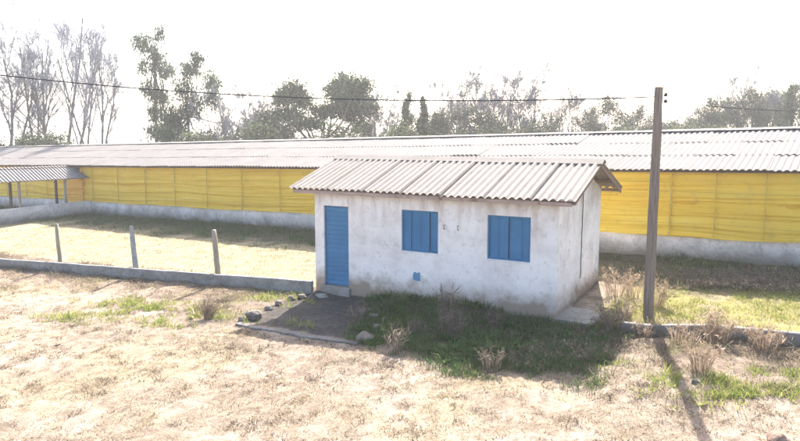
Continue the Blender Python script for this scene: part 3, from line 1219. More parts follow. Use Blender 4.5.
SG = 'stones around the gravel pad'
for i, (px, py, w, h, mt, lab) in enumerate([
        (254, 319, .46, .30, 'stone', 'largest rough grey stone at the left end of the concrete kerb'),
        (242, 322, .20, .14, 'stone', 'small stone tucked against the left side of the largest kerb stone'),
        (269, 309, .26, .16, 'stone', 'grey stone on the shadow edge above the largest kerb stone'),
        (279, 304, .24, .15, 'stone', 'grey stone midway up the left shadow edge of the gravel pad'),
        (291, 299, .22, .14, 'stone', 'stone in the grass just below the fence base'),
        (302, 297, .24, .14, 'stone', 'stone nearest the end of the fence base by the hut corner'),
        (322, 296, .36, .12, 'slab', 'flat pale stone on the ground below the blue door'),
        (365, 341, .44, .26, 'stone', 'rounded stone at the right end of the concrete kerb'),
        (378, 330, .28, .20, 'stone', 'stone in the weeds behind the rounded stone at the kerb end'),
        (374, 318, .32, .16, 'stone', 'broad flat stone in rubble at the right edge of the gravel pad'),
        (384, 322, .22, .16, 'stone', 'small stone at the right edge of the rubble heap'),
        (362, 312, .20, .13, 'stone', 'small stone at the back of the rubble heap'),
        (594, 322, .22, .15, 'stone', 'stone beside the front corner of the concrete slab'),
        (604, 318, .24, .14, 'stone', 'stone between the concrete slab and the low wall'),
        (776, 440, .34, .24, 'stone_red', 'reddish brown stone at the lower right edge of the dirt yard'),
        (697, 383, .20, .12, 'stone', 'dark stone in the grass right of the pole shadow'),
        (58, 345, .12, .07, 'stone_red', 'tiny brown stone alone on the left of the dirt yard')]):
    stone(px, py, w, h, 40 + i, mt, lab, SG if 1 <= i < 12 else None)


# ------------------------------------------------------------------ grasses
TONE = .76


def blades(P, n_per, spread, h, hv, w, lean, cols, seed, droop=.3):
    """P (k,2) clump centres -> blades; cols list of colours, each clump picks a mix"""
    R = rng(seed)
    k = len(P)
    if k == 0: return None
    C = np.repeat(P, n_per, 0)
    n = len(C)
    ang = R.uniform(0, 2 * np.pi, n)
    rad = spread * np.sqrt(R.random(n))
    bx, by = C[:, 0] + np.cos(ang) * rad, C[:, 1] + np.sin(ang) * rad
    bz = gz(bx, by) - .01
    hs = (np.repeat(h * (1 + hv * R.normal(size=k)).clip(.35, 2.2), n_per) * R.uniform(.55, 1.15, n))
    la = ang + R.normal(size=n) * .8
    ln = lean * np.abs(R.normal(size=n)) * hs + .15 * lean * hs
    wa = R.uniform(0, np.pi, n)
    ww = w * R.uniform(.6, 1.3, n)
    wx, wy = np.cos(wa) * ww / 2, np.sin(wa) * ww / 2
    dx, dy = np.cos(la) * ln, np.sin(la) * ln
    v0 = np.stack([bx - wx, by - wy, bz], -1)
    v1 = np.stack([bx + wx, by + wy, bz], -1)
    v2 = np.stack([bx + wx * .8 + dx * .4, by + wy * .8 + dy * .4, bz + hs * .6], -1)
    v3 = np.stack([bx - wx * .8 + dx * .4, by - wy * .8 + dy * .4, bz + hs * .6], -1)
    v4 = np.stack([bx + dx, by + dy, bz + hs * (1 - droop * np.minimum(1, lean))], -1)
    V = np.stack([v0, v1, v2, v3, v4, v4], 1).reshape(-1, 3)
    V = V[np.arange(len(V)) % 6 != 5]
    b = np.arange(n) * 5
    F = np.concatenate([np.stack([b, b + 1, b + 2], -1), np.stack([b, b + 2, b + 3], -1), np.stack([b + 3, b + 2, b + 4], -1)])
    cols = np.array(cols)
    ci = np.repeat(R.integers(0, len(cols), k), n_per)
    sw = R.random(n) < .3
    ci = np.where(sw, R.integers(0, len(cols), n), ci)
    c = cols[ci] * TONE * R.uniform(.75, 1.25, n)[:, None]
    return V, F, np.repeat(c, 5, 0)


def add_grass(name, parts, mat, kind='stuff', label=None, cat=None):
    Vs, Fs, Cs, o = [], [], [], 0
    for p in parts:
        if p is None: continue
        V, F, C = p
        Vs.append(V); Fs.append(F + o); Cs.append(C)
        o += len(V)
    me = np_mesh(name, np.concatenate(Vs), np.concatenate(Fs), np.concatenate(Cs))
    return tag(link(name, me, M[mat]), label, cat, None, kind)


def sample(n, x0, x1, y0, y1, dens, seed):
    R = rng(seed)
    x, y = R.uniform(x0, x1, n), R.uniform(y0, y1, n)
    # keep what lies in a generous view wedge
    ok = np.abs(x) < .66 * y + 1.5
    x, y = x[ok], y[ok]
    Z = zones(x, y)
    u, v = Z['u'], Z['v']
    free = ~((u > -.03) & (u < 7.22) & (v > -.02) & (v < HDEP + .05)) & (Z['n'] < NB - .05)
    free &= ~((u > HW - .1) & (u < 7.22) & (v > -.2) & (v < HDEP + .05))
    d = dens(x, y, Z) * free
    keep = R.random(len(x)) < d
    return np.stack([x[keep], y[keep]], -1)


def blob(x, y, px, py, rx, ry):
    cx, cy = ground_at(px, py)
    du = (x - cx) * HD[0] + (y - cy) * HD[1]
    dv = (x - cx) * HN[0] + (y - cy) * HN[1]
    return np.exp(-((du / rx) ** 2 + (dv / ry) ** 2))


STRAW = [(.45, .37, .22), (.38, .30, .18), (.50, .42, .27), (.33, .25, .16)]
DEAD = [(.20, .155, .11), (.27, .215, .155), (.16, .125, .095), (.33, .27, .20)]
GREEN = [(.10, .17, .035), (.14, .21, .05), (.18, .23, .06), (.08, .13, .03)]
LIME = [(.29, .36, .08), (.38, .41, .11), (.24, .30, .07), (.46, .43, .17)]
DKGREEN = [(.075, .15, .04), (.11, .19, .055), (.08, .15, .05), (.15, .19, .07)]


def greenspots(x, y):
    s = 1.6 * blob(x, y, 150, 312, 1.4, .55) + 1.4 * blob(x, y, 190, 318, .9, .45) + 1.2 * blob(x, y, 128, 306, .6, .4)
    s = s + blob(x, y, 700, 386, .5, .55) + blob(x, y, 735, 388, .5, .5) + blob(x, y, 795, 388, .8, .6) + blob(x, y, 765, 380, .6, .4)
    s = s + .35 * blob(x, y, 640, 385, .6, .5) + .6 * blob(x, y, 275, 300, .7, .5) + .5 * blob(x, y, 40, 268, .8, .3)
    s = s + .5 * blob(x, y, 60, 318, .7, .3) + .6 * blob(x, y, 655, 375, .8, .3) + .4 * blob(x, y, 290, 325, .5, .2)
    return s * sstep(.38, .60, fbm(np.asarray(x) * 2.4, np.asarray(y) * 2.4, 151, 4)) * .85


CLOD = [(.22, .17, .125), (.26, .205, .15), (.17, .13, .095), (.31, .25, .18)]


def build_grass():
    yard = lambda Z: (1 - Z['back']) * (1 - Z['gravel']) * (1 - Z['front'] * .8)
    # dry thatch of the yard
    d1 = lambda x, y, Z: yard(Z) * (.18 + .9 * sstep(.47, .62, fbm(x * .9, y * .9, 91, 4)))
    P = sample(26000, -13, 9, 6.5, 24, d1, 1)
    p1 = blades(P, 9, .10, .05, .5, .009, 1.7, STRAW + DEAD[1:2], 2, .8)
    # dark dead tufts dotted about
    d2 = lambda x, y, Z: yard(Z) * sstep(.50, .66, fbm(x * 2.2, y * 2.2, 95, 3)) * .6
    P = sample(44000, -13, 9, 6.5, 24, d2, 3)
    p2 = blades(P, 12, .06, .05, .6, .009, 1.2, CLOD, 4, .6)
    # dead grass strip in front of the fences
    d3 = lambda x, y, Z: Z['fence'] * sstep(.36, .52, fbm(x * 1.1, y * 1.1, 97, 4))
    P = sample(26000, -15, 9, 8, 26, d3, 5)
    p3 = blades(P, 16, .13, .10, .5, .010, 1.3, DEAD + DEAD + STRAW[:1], 6, .6)
    add_grass('dry_grass', [p1, p2, p3], 'dryblade')
    # greens
    d4 = lambda x, y, Z: np.clip(greenspots(x, y), 0, 1) * (1 - Z['back']) * .9
    P = sample(70000, -15, 9, 8, 24, d4, 7)
    q1 = blades(P, 10, .09, .13, .4, .012, .7, LIME, 8, .3)
    d5 = lambda x, y, Z: (1 - Z['back']) * (1 - Z['gravel']) * (.012 + .35 * Z['fence'] * sstep(.50, .66, fbm(x * 1.3, y * 1.3, 98, 3)))
    P = sample(15000, -15, 9, 6.5, 26, d5, 9)
    q2 = blades(P, 10, .09, .06, .4, .010, .9, LIME + STRAW[:2], 10, .4)
    d6 = lambda x, y, Z: Z['front'] * sstep(.34, .54, fbm(x * 1.2, y * 1.2, 99, 3))
    P = sample(60000, -3, 7, 9, 18, d6, 11)
    q3 = blades(P, 8, .09, .12, .5, .011, .75, DKGREEN + DKGREEN + DKGREEN + DEAD[:2], 12, .35)
    d6b = lambda x, y, Z: .35 * blob(x, y, 395, 325, .5, .5) * Z['front'] + blob(x, y, 545, 312, .9, .22) + .7 * blob(x, y, 470, 308, 1.2, .2) + .5 * blob(x, y, 400, 302, .6, .25)
    P = sample(16000, -3, 7, 9, 18, d6b, 13)
    q4 = blades(P, 9, .07, .26, .3, .013, .55, GREEN, 14, .25)
    add_grass('green_grass', [q1, q2, q3, q4], 'blade')
    # broad leaved weeds, knee high, in loose clumps
    d6c = lambda x, y, Z: Z['front'] * sstep(.52, .66, fbm(x * 1.4, y * 1.4, 161, 3)) * (1 - .6 * sstep(3.6, 6, Z['u']))
    P = sample(5200, -3, 7, 9, 18, d6c, 31)
    q5 = blades(P, 26, .10, .17, .5, .034, 1.1, [(.06, .13, .035), (.09, .17, .05), (.13, .20, .06), (.07, .11, .04)], 32, .3)
    d6d = lambda x, y, Z: (1 - Z['back']) * (1 - Z['gravel']) * np.clip(greenspots(x, y), 0, 1) * .5
    P = sample(9000, -15, 9, 8, 24, d6d, 33)
    q6 = blades(P, 12, .09, .09, .5, .026, 1.2, LIME, 34, .3)
    add_grass('leafy_weeds', [q5, q6], 'blade')
    # dead weeds mixed with the grass in front of the hut
    d7 = lambda x, y, Z: Z['front'] * sstep(.46, .60, fbm(x * .9, y * .9, 101, 3)) * (.5 + .5 * sstep(2.5, 6, Z['u']))
    P = sample(2600, -3, 7, 9, 18, d7, 15)
    add_grass('dead_weeds', [blades(P, 12, .11, .17, .5, .009, .8, DEAD + [(.24, .21, .17)], 16, .4)], 'dryblade')
    # meadow behind the left fence and right of the hut
    d8 = lambda x, y, Z: Z['left'] * (1 - Z['strip']) * .8
    P = sample(30000, -26, 0, 14, 36, d8, 17)
    m1 = blades(P, 7, .14, .045, .4, .014, .8, STRAW + [(.48, .45, .27), (.42, .41, .20)], 18, .4)
    d9 = lambda x, y, Z: Z['right'] * (1 - Z['strip'] * .9) * sstep(.30, .5, fbm(x * 1.1, y * 1.1, 103, 3))
    P = sample(16000, 2, 14, 9, 22, d9, 19)
    m2 = blades(P, 9, .10, .08, .4, .011, .8, LIME + [(.46, .42, .14), (.40, .36, .13)], 20, .4)
    add_grass('meadow_grass', [m1, m2], 'blade')
    # rough growth in the barn's shade
    d10 = lambda x, y, Z: Z['strip'] * Z['back'] * sstep(.32, .5, fbm(x * .8, y * .8, 105, 3))
    P = sample(42000, -32, 14, 9, 46, d10, 21)
    s1 = blades(P, 7, .14, .15, .5, .016, .8, DKGREEN + DKGREEN + [(.12, .12, .06)], 22, .35)
    P = P[(fbm(P[:, 0] * .5, P[:, 1] * .5, 109, 2) > .5) & (tn(P[:, 0], P[:, 1])[0] > -12)]
    s2 = blades(P, 9, .2, .17, .5, .012, .8, DEAD + [(.25, .205, .155)], 23, .4)
    add_grass('shade_weeds', [s1, s2], 'blade')


build_grass()


def tuft(px, py, h, w, n, cols, label, group=None, seed=0, lean=.35, name='dry_grass_tuft', seeds=True):
    """one tall clump of dry stalks with feathery heads"""
    x, y = ground_at(px, py)
    R = rng(1000 + seed)
    z = float(gz(x, y))
    bm = bmesh.new()
    V, F, C = [], [], []
    cols = np.array(cols)
    for i in range(n):
        a, rr = R.uniform(0, 6.28), w * .5 * math.sqrt(R.random())
        b = np.array([math.cos(a) * rr, math.sin(a) * rr, -.04])
        hh = h * R.uniform(.45, 1.05)
        la = a + R.normal() * .6
        ln = hh * lean * abs(R.normal()) + rr * .5
        tip = b + np.array([math.cos(la) * ln, math.sin(la) * ln, hh * (1 - .25 * lean)])
        mid = b * .5 + tip * .5 + np.array([-math.cos(la) * ln * .12, -math.sin(la) * ln * .12, hh * .08])
        c = cols[R.integers(len(cols))] * .75 * R.uniform(.75, 1.25)
        wa = R.uniform(0, 3.14)
        wd = np.array([math.cos(wa), math.sin(wa), 0]) * .005
        o = len(V)
        V += [b - wd, b + wd, mid + wd, mid - wd, tip + wd * .4, tip - wd * .4]
        F += [(o, o + 1, o + 2, o + 3), (o + 3, o + 2, o + 4, o + 5)]
        C += [c] * 6
        if seeds:
            for q in range(5):
                s = R.uniform(.45, 1.0)
                p = mid * (1 - s) + tip * s
                dv = R.normal(size=3) * .05 * h / .6 + np.array([0, 0, .02])
                dw = R.normal(size=3) * .006
                o = len(V)
                V += [p, p + dv * .5 + dw, p + dv, p + dv * .5 - dw]
                F += [(o, o + 1, o + 2, o + 3)]
                C += [c * R.uniform(.8, 1.3)] * 4
    bm.free()
    me = np_mesh(name, np.array(V), np.array(F), np.array(C))
    o = link(name, me, M['dryblade'])
    o.location = (x, y, z)
    tag(o, label, 'grass tuft', group)


TAN = [(.42, .32, .23), (.35, .26, .18), (.48, .38, .28)]
BRN = [(.26, .20, .15), (.20, .155, .115), (.32, .26, .20)]
GREY = [(.20, .165, .13), (.25, .21, .17), (.15, .12, .095)]
TG = 'tall dry grass tufts'
for i, (px, py, h, w, n, c, lab) in enumerate([
        (718, 342, .68, .32, 150, TAN, 'tall tan grass tuft at the low wall right of the pole'),
        (766, 348, .52, .40, 120, TAN, 'tan grass tuft at the low wall near the right edge'),
        (613, 333, .66, .28, 80, BRN, 'tall brown grass clump between the concrete slab and the pole'),
        (624, 318, .50, .30, 50, TAN, 'tan grass clump in the gap between the low wall end and the pole'),
        (618, 294, .75, .55, 75, TAN, 'pale feathery grass clump behind the hut right corner'),
        (634, 298, .70, .45, 55, TAN, 'pale grass clump between the hut corner and the pole base'),
        (655, 306, .70, .30, 90, TAN, 'pale grass tuft against the right side of the pole base'),
        (683, 342, .42, .45, 75, TAN, 'low pinkish grass tuft spilling over the low wall right of the pole'),
        (645, 338, .40, .30, 70, TAN, 'short tan tuft on the low wall below the pole'),
        (700, 372, .66, .26, 80, TAN, 'pinkish dry stalks rising from the bright grass right of the pole shadow'),
        (209, 318, .52, .20, 110, BRN, 'brown dry tuft before the rightmost fence post'),
        (397, 354, .62, .2, 34, GREY, 'tall grey weed stalk left in the shade before the hut'),
        (355, 322, .42, .2, 40, BRN, 'brown dry weed on the right side of the gravel pad'),
        (450, 338, .62, .42, 80, GREY, 'wide grey dry weed clump in the shade before the middle of the hut'),
        (447, 326, .85, .18, 40, GREY, 'thin tall weed stalks behind the wide grey clump'),
        (492, 370, .45, .26, 40, GREY, 'grey weed at the shadow edge below the right window'),
        (494, 330, .50, .20, 50, GREY, 'small grey weed in the green below the right window'),
        (558, 356, .28, .80, 110, BRN, 'wide brown weed mass in the shade before the concrete slab'),
        (590, 356, .26, .70, 100, BRN, 'brown weed mass at the right edge of the hut shadow'),
        (525, 362, .26, .70, 90, BRN, 'brown weed mass below the green grass at the hut corner'),
        (419, 336, .4, .22, 36, GREY, 'small grey weed left of the wide grey clump')]):
    tuft(px, py, h, w, n, c, lab, TG if c is TAN or c is BRN else 'grey weeds before the hut', i, .16 if c is GREY else .3)

# dry brush heap in the barn shade at right
for i, (px, py, h, w, lab) in enumerate([
        (706, 282, .36, 1.3, 'dry brush heap under the barn wall just right of the pole'),
        (740, 284, .42, 1.5, 'middle dry brush heap under the barn wall at right'),
        (780, 286, .45, 1.6, 'dry brush heap under the barn wall by the right edge')]):
    tuft(px, py, h, w, 300, [(.22, .18, .14), (.28, .23, .18), (.16, .13, .10)], lab, 'dry brush heaps under the barn', 60 + i, .9, 'dry_brush')


# ------------------------------------------------------------------ trees
def branch_tubes(segs, cols, sides_by_r=True):
    """segs: list of (p0, p1, r0, r1) -> one mesh"""
    V, F, C = [], [], []
    for (p0, p1, r0, r1), c in zip(segs, cols):
        d = p1 - p0
        L = np.linalg.norm(d)
        if L < 1e-6: continue
        d = d / L
        a = np.cross(d, [0.3, .1, 1.0] if abs(d[2]) < .9 else [1.0, .2, 0])
        a /= np.linalg.norm(a)
        b = np.cross(d, a)
        k = 7 if r0 > .05 else (4 if r0 > .02 else 3)
        o = len(V)
        for p, r in ((p0, r0), (p1, r1)):
            for q in range(k):
                t = 2 * math.pi * q / k
                V.append(p + (a * math.cos(t) + b * math.sin(t)) * r)
                C.append(c)
        for q in range(k):
            F.append((o + q, o + (q + 1) % k, o + k + (q + 1) % k, o + k + q))
    return np.array(V), np.array(F), np.array(C)


def rot_dir(d, ang, az):
    d = d / np.linalg.norm(d)
    a = np.cross(d, [0.31, .17, .94] if abs(d[2]) < .85 else [1, .1, 0])
    a /= np.linalg.norm(a)
    b = np.cross(d, a)
    return d * math.cos(ang) + (a * math.cos(az) + b * math.sin(az)) * math.sin(ang)


def bare_tree(seed, H, stems=3, spread=.35, up=.55, bark=(.18, .17, .165), twig=(.22, .225, .25), dens=1.0):  # twig colour tinted blue to imitate glare of the blown-out sky
    """returns (trunk arrays, crown arrays): upright leafless tree"""
    R = rng(seed)
    T, K = [], []

    def grow(p, d, L, r, lvl, maxl):
        n = 4 if lvl < 2 else 3
        pts = [p]
        rr = [r]
        for i in range(n):
            d = d + R.normal(size=3) * (.10 if lvl < 2 else .16)
            d[2] += up * .10
            d = d / np.linalg.norm(d)
            p = p + d * L / n
            pts.append(p)
            rr.append(r * (1 - .62 * (i + 1) / n))
        for i in range(n):
            (T if lvl < 2 else K).append((pts[i], pts[i + 1], rr[i], rr[i + 1]))
        if lvl >= maxl: return
        nb = {0: 8, 1: 7, 2: 7, 3: 5}[lvl]
        nb = max(2, int(round(nb * dens * R.uniform(.8, 1.2))))
        for k in range(nb):
            s = R.uniform(.3 if lvl == 0 else .2, .98)
            i = min(n - 1, int(s * n))
            q = pts[i] + (pts[i + 1] - pts[i]) * (s * n - i)
            dd = rot_dir(d, R.uniform(.30, .72) * (1 + spread), R.uniform(0, 6.28))
            dd[2] += up * .5
            dd /= np.linalg.norm(dd)
            grow(q, dd, L * R.uniform(.34, .55) * (1.15 - .45 * s), max(.0095, rr[i] * .52), lvl + 1, maxl)

    for s in range(stems):
        az = 2 * math.pi * s / stems + R.uniform(0, 1)
        lean = spread * R.uniform(.3, 1.0) if stems > 1 else spread * .12
        d = np.array([math.cos(az) * lean, math.sin(az) * lean, 1.0])
        d /= np.linalg.norm(d)
        grow(np.array([math.cos(az) * .15, math.sin(az) * .15, -.3]), d, H * R.uniform(.75, 1.0), .012 * H * R.uniform(.7, 1.1), 0, 4)
    tc = [np.array(bark) * R.uniform(.8, 1.2) for _ in T]
    kc = [np.array(twig) * R.uniform(.8, 1.2) for _ in K]
    t, k = branch_tubes(T, tc), branch_tubes(K, kc)
    return t, k


def leaves(clumps, n, size, cols, seed, flat=.0, droop=0):
    """clumps: list of (centre, radii) ; leaves fill them unevenly"""
    R = rng(seed)
    vol = np.array([c[1][0] * c[1][1] * c[1][2] for c in clumps]) ** .72
    pick = R.choice(len(clumps), n, p=vol / vol.sum())
    cen = np.array([c[0] for c in clumps])[pick]
    rad = np.array([c[1] for c in clumps])[pick]
    d = R.normal(size=(n, 3))
    d /= np.linalg.norm(d, axis=1)[:, None]
    r = R.random(n) ** .42
    r = r * (1 + .22 * R.normal(size=n) * (r > .8))
    # sub clusters give gaps
    sub = R.normal(size=(len(clumps), 26, 3))
    sub /= np.linalg.norm(sub, axis=2)[:, :, None]
    sd = sub[pick, R.integers(0, 26, n)]
    use = R.random(n) < .62
    d = np.where(use[:, None], sd + R.normal(size=(n, 3)) * .20, d)
    p = cen + d * rad * r[:, None]
    p[:, 2] -= droop * R.random(n) ** 2
    a = R.normal(size=(n, 3))
    a /= np.linalg.norm(a, axis=1)[:, None]
    b = np.cross(a, R.normal(size=(n, 3)))
    b /= np.linalg.norm(b, axis=1)[:, None] + 1e-9
    if droop: a = a * .5 + np.array([0, 0, -.8])
    s = size * R.uniform(.6, 1.4, n)[:, None]
    V = np.stack([p - a * s, p + b * s * .5, p + a * s, p - b * s * .5], 1).reshape(-1, 3)
    F = np.arange(n * 4).reshape(-1, 4)
    cols = np.array(cols)
    tone = R.uniform(.75, 1.25, len(clumps))[pick]
    c = cols[R.integers(0, len(cols), n)] * tone[:, None] * R.uniform(.75, 1.25, n)[:, None]
    return V, F, np.repeat(c, 4, 0)


def limbs_to(clumps, H, seed, r0=.16, base=(0, 0), fork=.35):
    R = rng(seed)
    T = []
    top = max(c[0][2] for c in clumps)
    mean = np.mean([c[0] for c in clumps], 0)
    trunk_top = np.array([mean[0] * .6, mean[1] * .6, H * fork])
    p = np.array([base[0], base[1], -.3])
    for i in range(4):
        q = p + (trunk_top - p) / (4 - i) + R.normal(size=3) * .06
        T.append((p, q, r0 * (1 - .12 * i), r0 * (1 - .12 * (i + 1))))
        p = q
    for c in clumps:
        e = np.array(c[0])
        s = p
        K = 4
        for i in range(K):
            q = s + (e - s) / (K - i) + R.normal(size=3) * .12
            T.append((s, q, r0 * .42 * (1 - i / K * .7), r0 * .42 * (1 - (i + 1) / K * .7)))
            s = q
        for k in range(5):
            d = R.normal(size=3)
            d /= np.linalg.norm(d)
            T.append((e, e + d * np.array(c[1]) * .8, r0 * .10, .008))
    return branch_tubes(T, [np.array((.17, .15, .135)) * R.uniform(.8, 1.2) for _ in T])


PROTO = {}


def arrays_mesh(key, arr):
    if key not in PROTO:
        PROTO[key] = np_mesh(key, arr[0], arr[1], arr[2])
    return PROTO[key]


BARE_KINDS = {  # blue in the twig colours stands in for sky glare
    'wide_bare': (6.0, dict(seed=5, stems=5, spread=.5, up=.6, dens=1.1)),
    'tall_bare': (12.0, dict(seed=16, stems=3, spread=.30, up=.6, twig=(.24, .25, .29), dens=.9)),
    'slim_bare': (12.0, dict(seed=23, stems=1, spread=.35, up=.7, dens=1.25, twig=(.24, .25, .29))),
    'fork_bare': (11.0, dict(seed=39, stems=3, spread=.36, up=.62, dens=1.02, twig=(.24, .25, .29))),
}


def place(px, top_py, Y, H0_, root, rz=0):
    """tree with its base on the ground at depth Y below pixel column px, scaled so that the crown reaches top_py"""
    r = ray(px, 140.0)
    x = r[0] / r[1] * Y
    z = float(g_base(x, Y))
    rt = ray(px, top_py)
    ztop = CAM_H + rt[2] / rt[1] * Y
    s = (ztop - z) / H0_
    root.location = (x, Y, z - .1)
    root.scale = (s, s, s)
    root.rotation_euler = (0, 0, rz)


def tree(kind, px, top_py, Y, label, rz=0, group=None, cat='tree', name=None, wide=1.0):
    if kind in BARE_KINDS:
        Hh, kw = BARE_KINDS[kind]
        if kind + '_t' not in PROTO:
            t, k = bare_tree(H=Hh, **kw)
            hmax = np.percentile(k[0][:, 2], 92)
            for a in (t, k): a[0][:] *= Hh / hmax
            arrays_mesh(kind + '_t', t); arrays_mesh(kind + '_k', k)
        nm = name or 'bare_tree'
        tr, kr = PROTO[kind + '_t'], PROTO[kind + '_k']
        mats = ('bark', 'bark')
    else:
        Hh, fn = LEAF_KINDS[kind]
        if kind + '_t' not in PROTO:
            t, k = fn()
            arrays_mesh(kind + '_t', t); arrays_mesh(kind + '_k', k)
        nm = name or 'leafy_tree'
        tr, kr = PROTO[kind + '_t'], PROTO[kind + '_k']
        mats = ('bark', 'leaf')
    root = empty(nm, (0, 0, 0), label, cat, group)
    place(px, top_py, Y, Hh, root, rz)
    root.scale.x *= wide
    root.scale.y *= wide
    link('trunk', tr, M[mats[0]], root)
    link('crown', kr, M[mats[1]], root)
    return root


EUC = [(.055, .085, .05), (.08, .11, .065), (.045, .065, .04), (.11, .13, .075)]
DARK = [(.045, .07, .035), (.06, .09, .045), (.035, .055, .03), (.085, .11, .05)]
SAGE = [(.10, .115, .07), (.13, .14, .085), (.08, .095, .055), (.155, .155, .095)]
GREYB = [(.13, .125, .105), (.11, .105, .09), (.155, .15, .12), (.09, .10, .07)]
LIMEY = [(.15, .18, .06), (.20, .22, .08), (.12, .15, .05)]


def mk(clumps, H, n, size, cols, seed, droop=0, r0=.16, fork=.35):
    return limbs_to(clumps, H, seed, r0, fork=fork), leaves(clumps, n, size, cols, seed + 1, droop=droop)


def euc_tall():
    R = rng(3)
    cl = []
    for z, x, rx, rz in ((11.3, .2, .7, .8), (10.3, -.1, 1.1, .9), (9.2, .3, 1.2, 1.0), (8.3, 1.3, .9, .7), (8.7, -.9, .6, .7), (7.2, -.5, .9, .9),
                         (6.6, .9, 1.1, .9), (5.4, .0, .9, .8), (5.0, 1.3, .8, .7), (4.0, -1.0, .9, .7), (3.6, .9, .9, .9), (2.6, -1.0, .9, .7), (2.2, .5, .8, .7)):
        cl.append(((x, R.normal() * .7, z), (rx, rx, rz)))
    return mk(cl, 12, 17000, .085, EUC, 31, .3, .15, .8)


def euc_droop():
    R = rng(4)
    cl = []
    for z, x, rx, rz in ((9.3, 1.3, .8, .6), (8.5, .6, 1.1, .8), (7.7, 1.9, 1.0, .9), (7.2, -.2, 1.0, .8), (6.3, 2.6, .8, .9), (6.1, .6, 1.1, 1.0), (5.1, -.6, 1.2, 1.1),
                         (4.0, -1.2, 1.3, 1.1), (2.9, -.7, 1.4, 1.1), (1.9, -1.3, 1.3, 1.0), (1.6, .5, 1.1, .9), (4.6, 2.9, .6, .8), (3.2, .9, 1.0, .9)):
        cl.append(((x, R.normal() * .8, z), (rx, rx, rz)))
    return mk(cl, 10, 26000, .085, EUC + DARK[:2], 41, .4, .17, .5)


def dome():
    R = rng(6)
    cl = []
    for z, x, rx, rz in ((6.3, 1.9, 1.15, .85), (5.9, 1.0, .9, .7), (5.8, 2.8, .9, .8), (5.2, 1.9, 1.5, .8), (4.9, 3.2, .8, .7), (6.0, -1.7, .85, .75), (5.3, -2.3, .8, .65), (5.3, -1.1, .9, .65),
                         (4.5, .4, 1.2, .55), (4.3, 2.2, 1.2, .6), (4.3, -2.0, 1.2, .55), (3.7, -.6, 1.2, .5), (3.5, 2.9, .7, .5), (3.2, -2.9, 1.0, .5),
                         (2.2, -3.3, .9, .7), (1.5, 2.3, .8, .9), (1.4, -1.9, .7, .6), (2.4, -1.2, .7, .4)):
        cl.append(((x, R.normal() * .9, z), (rx, rx, rz)))
    return mk(cl, 7.1, 36000, .08, DARK, 51, 0, .2, .22)


def small_round():
    R = rng(8)
    cl = []
    for i in range(9):
        a = i * 2.4
        cl.append(((math.cos(a) * 1.2 * (1 - i / 14), math.sin(a) * 1.2, 1.4 + i * .36), (.95, .95, .75)))
    return mk(cl, 5.2, 12000, .08, DARK + SAGE[:2], 61, 0, .12, .3)


def column():
    R = rng(9)
    cl = [((R.normal() * .18, R.normal() * .18, z), (.75 - .08 * z, .75 - .08 * z, .7)) for z in np.arange(.6, 6.2, .55)]
    return mk(cl, 6.5, 14000, .075, DARK + [(.09, .12, .05)], 71, 0, .12, .75)


def sage_tree():
    R = rng(10)
    cl = []
    for i in range(12):
        a = i * 2.4
        rr = 1.5 * math.sin(math.pi * (i + 1.5) / 14)
        cl.append(((math.cos(a) * rr, math.sin(a) * rr, 1.2 + i * .40), (.95, .95, .75)))
    return mk(cl, 6.5, 12000, .07, GREYB + SAGE[:2], 81, 0, .12, .35)


def oak_tree():
    R = rng(12)
    cl = []
    for z, x, rx in ((4.7, 0, 1.2), (4.4, 1.3, 1.0), (4.3, -1.3, 1.1), (3.7, 2.0, .9), (3.6, -2.0, .9), (3.4, .3, 1.2), (2.7, 1.4, .9), (2.6, -1.3, .9)):
        cl.append(((x, R.normal() * .9, z), (rx, rx, .7)))
    return mk(cl, 5.5, 10000, .075, GREYB + DARK[:2] + SAGE[:1], 91, 0, .14, .4)


def forest_tree():
    R = rng(14)
    cl = []
    for i in range(18):
        a = R.uniform(0, 6.28)
        z = R.uniform(1.2, 6.6)
        rr = 1.9 * math.sin(math.pi * min(1, (z + .3) / 7.6)) * R.uniform(.3, 1)
        cl.append(((math.cos(a) * rr, math.sin(a) * rr, z), (1.0, 1.0, .75)))
    return mk(cl, 7.4, 15000, .08, SAGE + EUC[:2] + GREYB[:2], 101, .1, .14, .4)


def shrub():
    R = rng(15)
    cl = [((R.normal() * .8, R.normal() * .6, R.uniform(.5, 2.0)), (.75, .75, .55)) for i in range(9)]
    return mk(cl, 2.6, 4500, .055, SAGE + DARK[:1] + LIMEY[:1], 111, 0, .07, .2)


LEAF_KINDS = {'euc_tall': (12.0, euc_tall), 'euc_droop': (10.0, euc_droop), 'dome': (7.1, dome), 'small_round': (5.2, small_round),
              'column': (6.5, column), 'sage': (6.5, sage_tree), 'oak': (5.5, oak_tree), 'forest': (7.4, forest_tree), 'shrub': (2.6, shrub)}

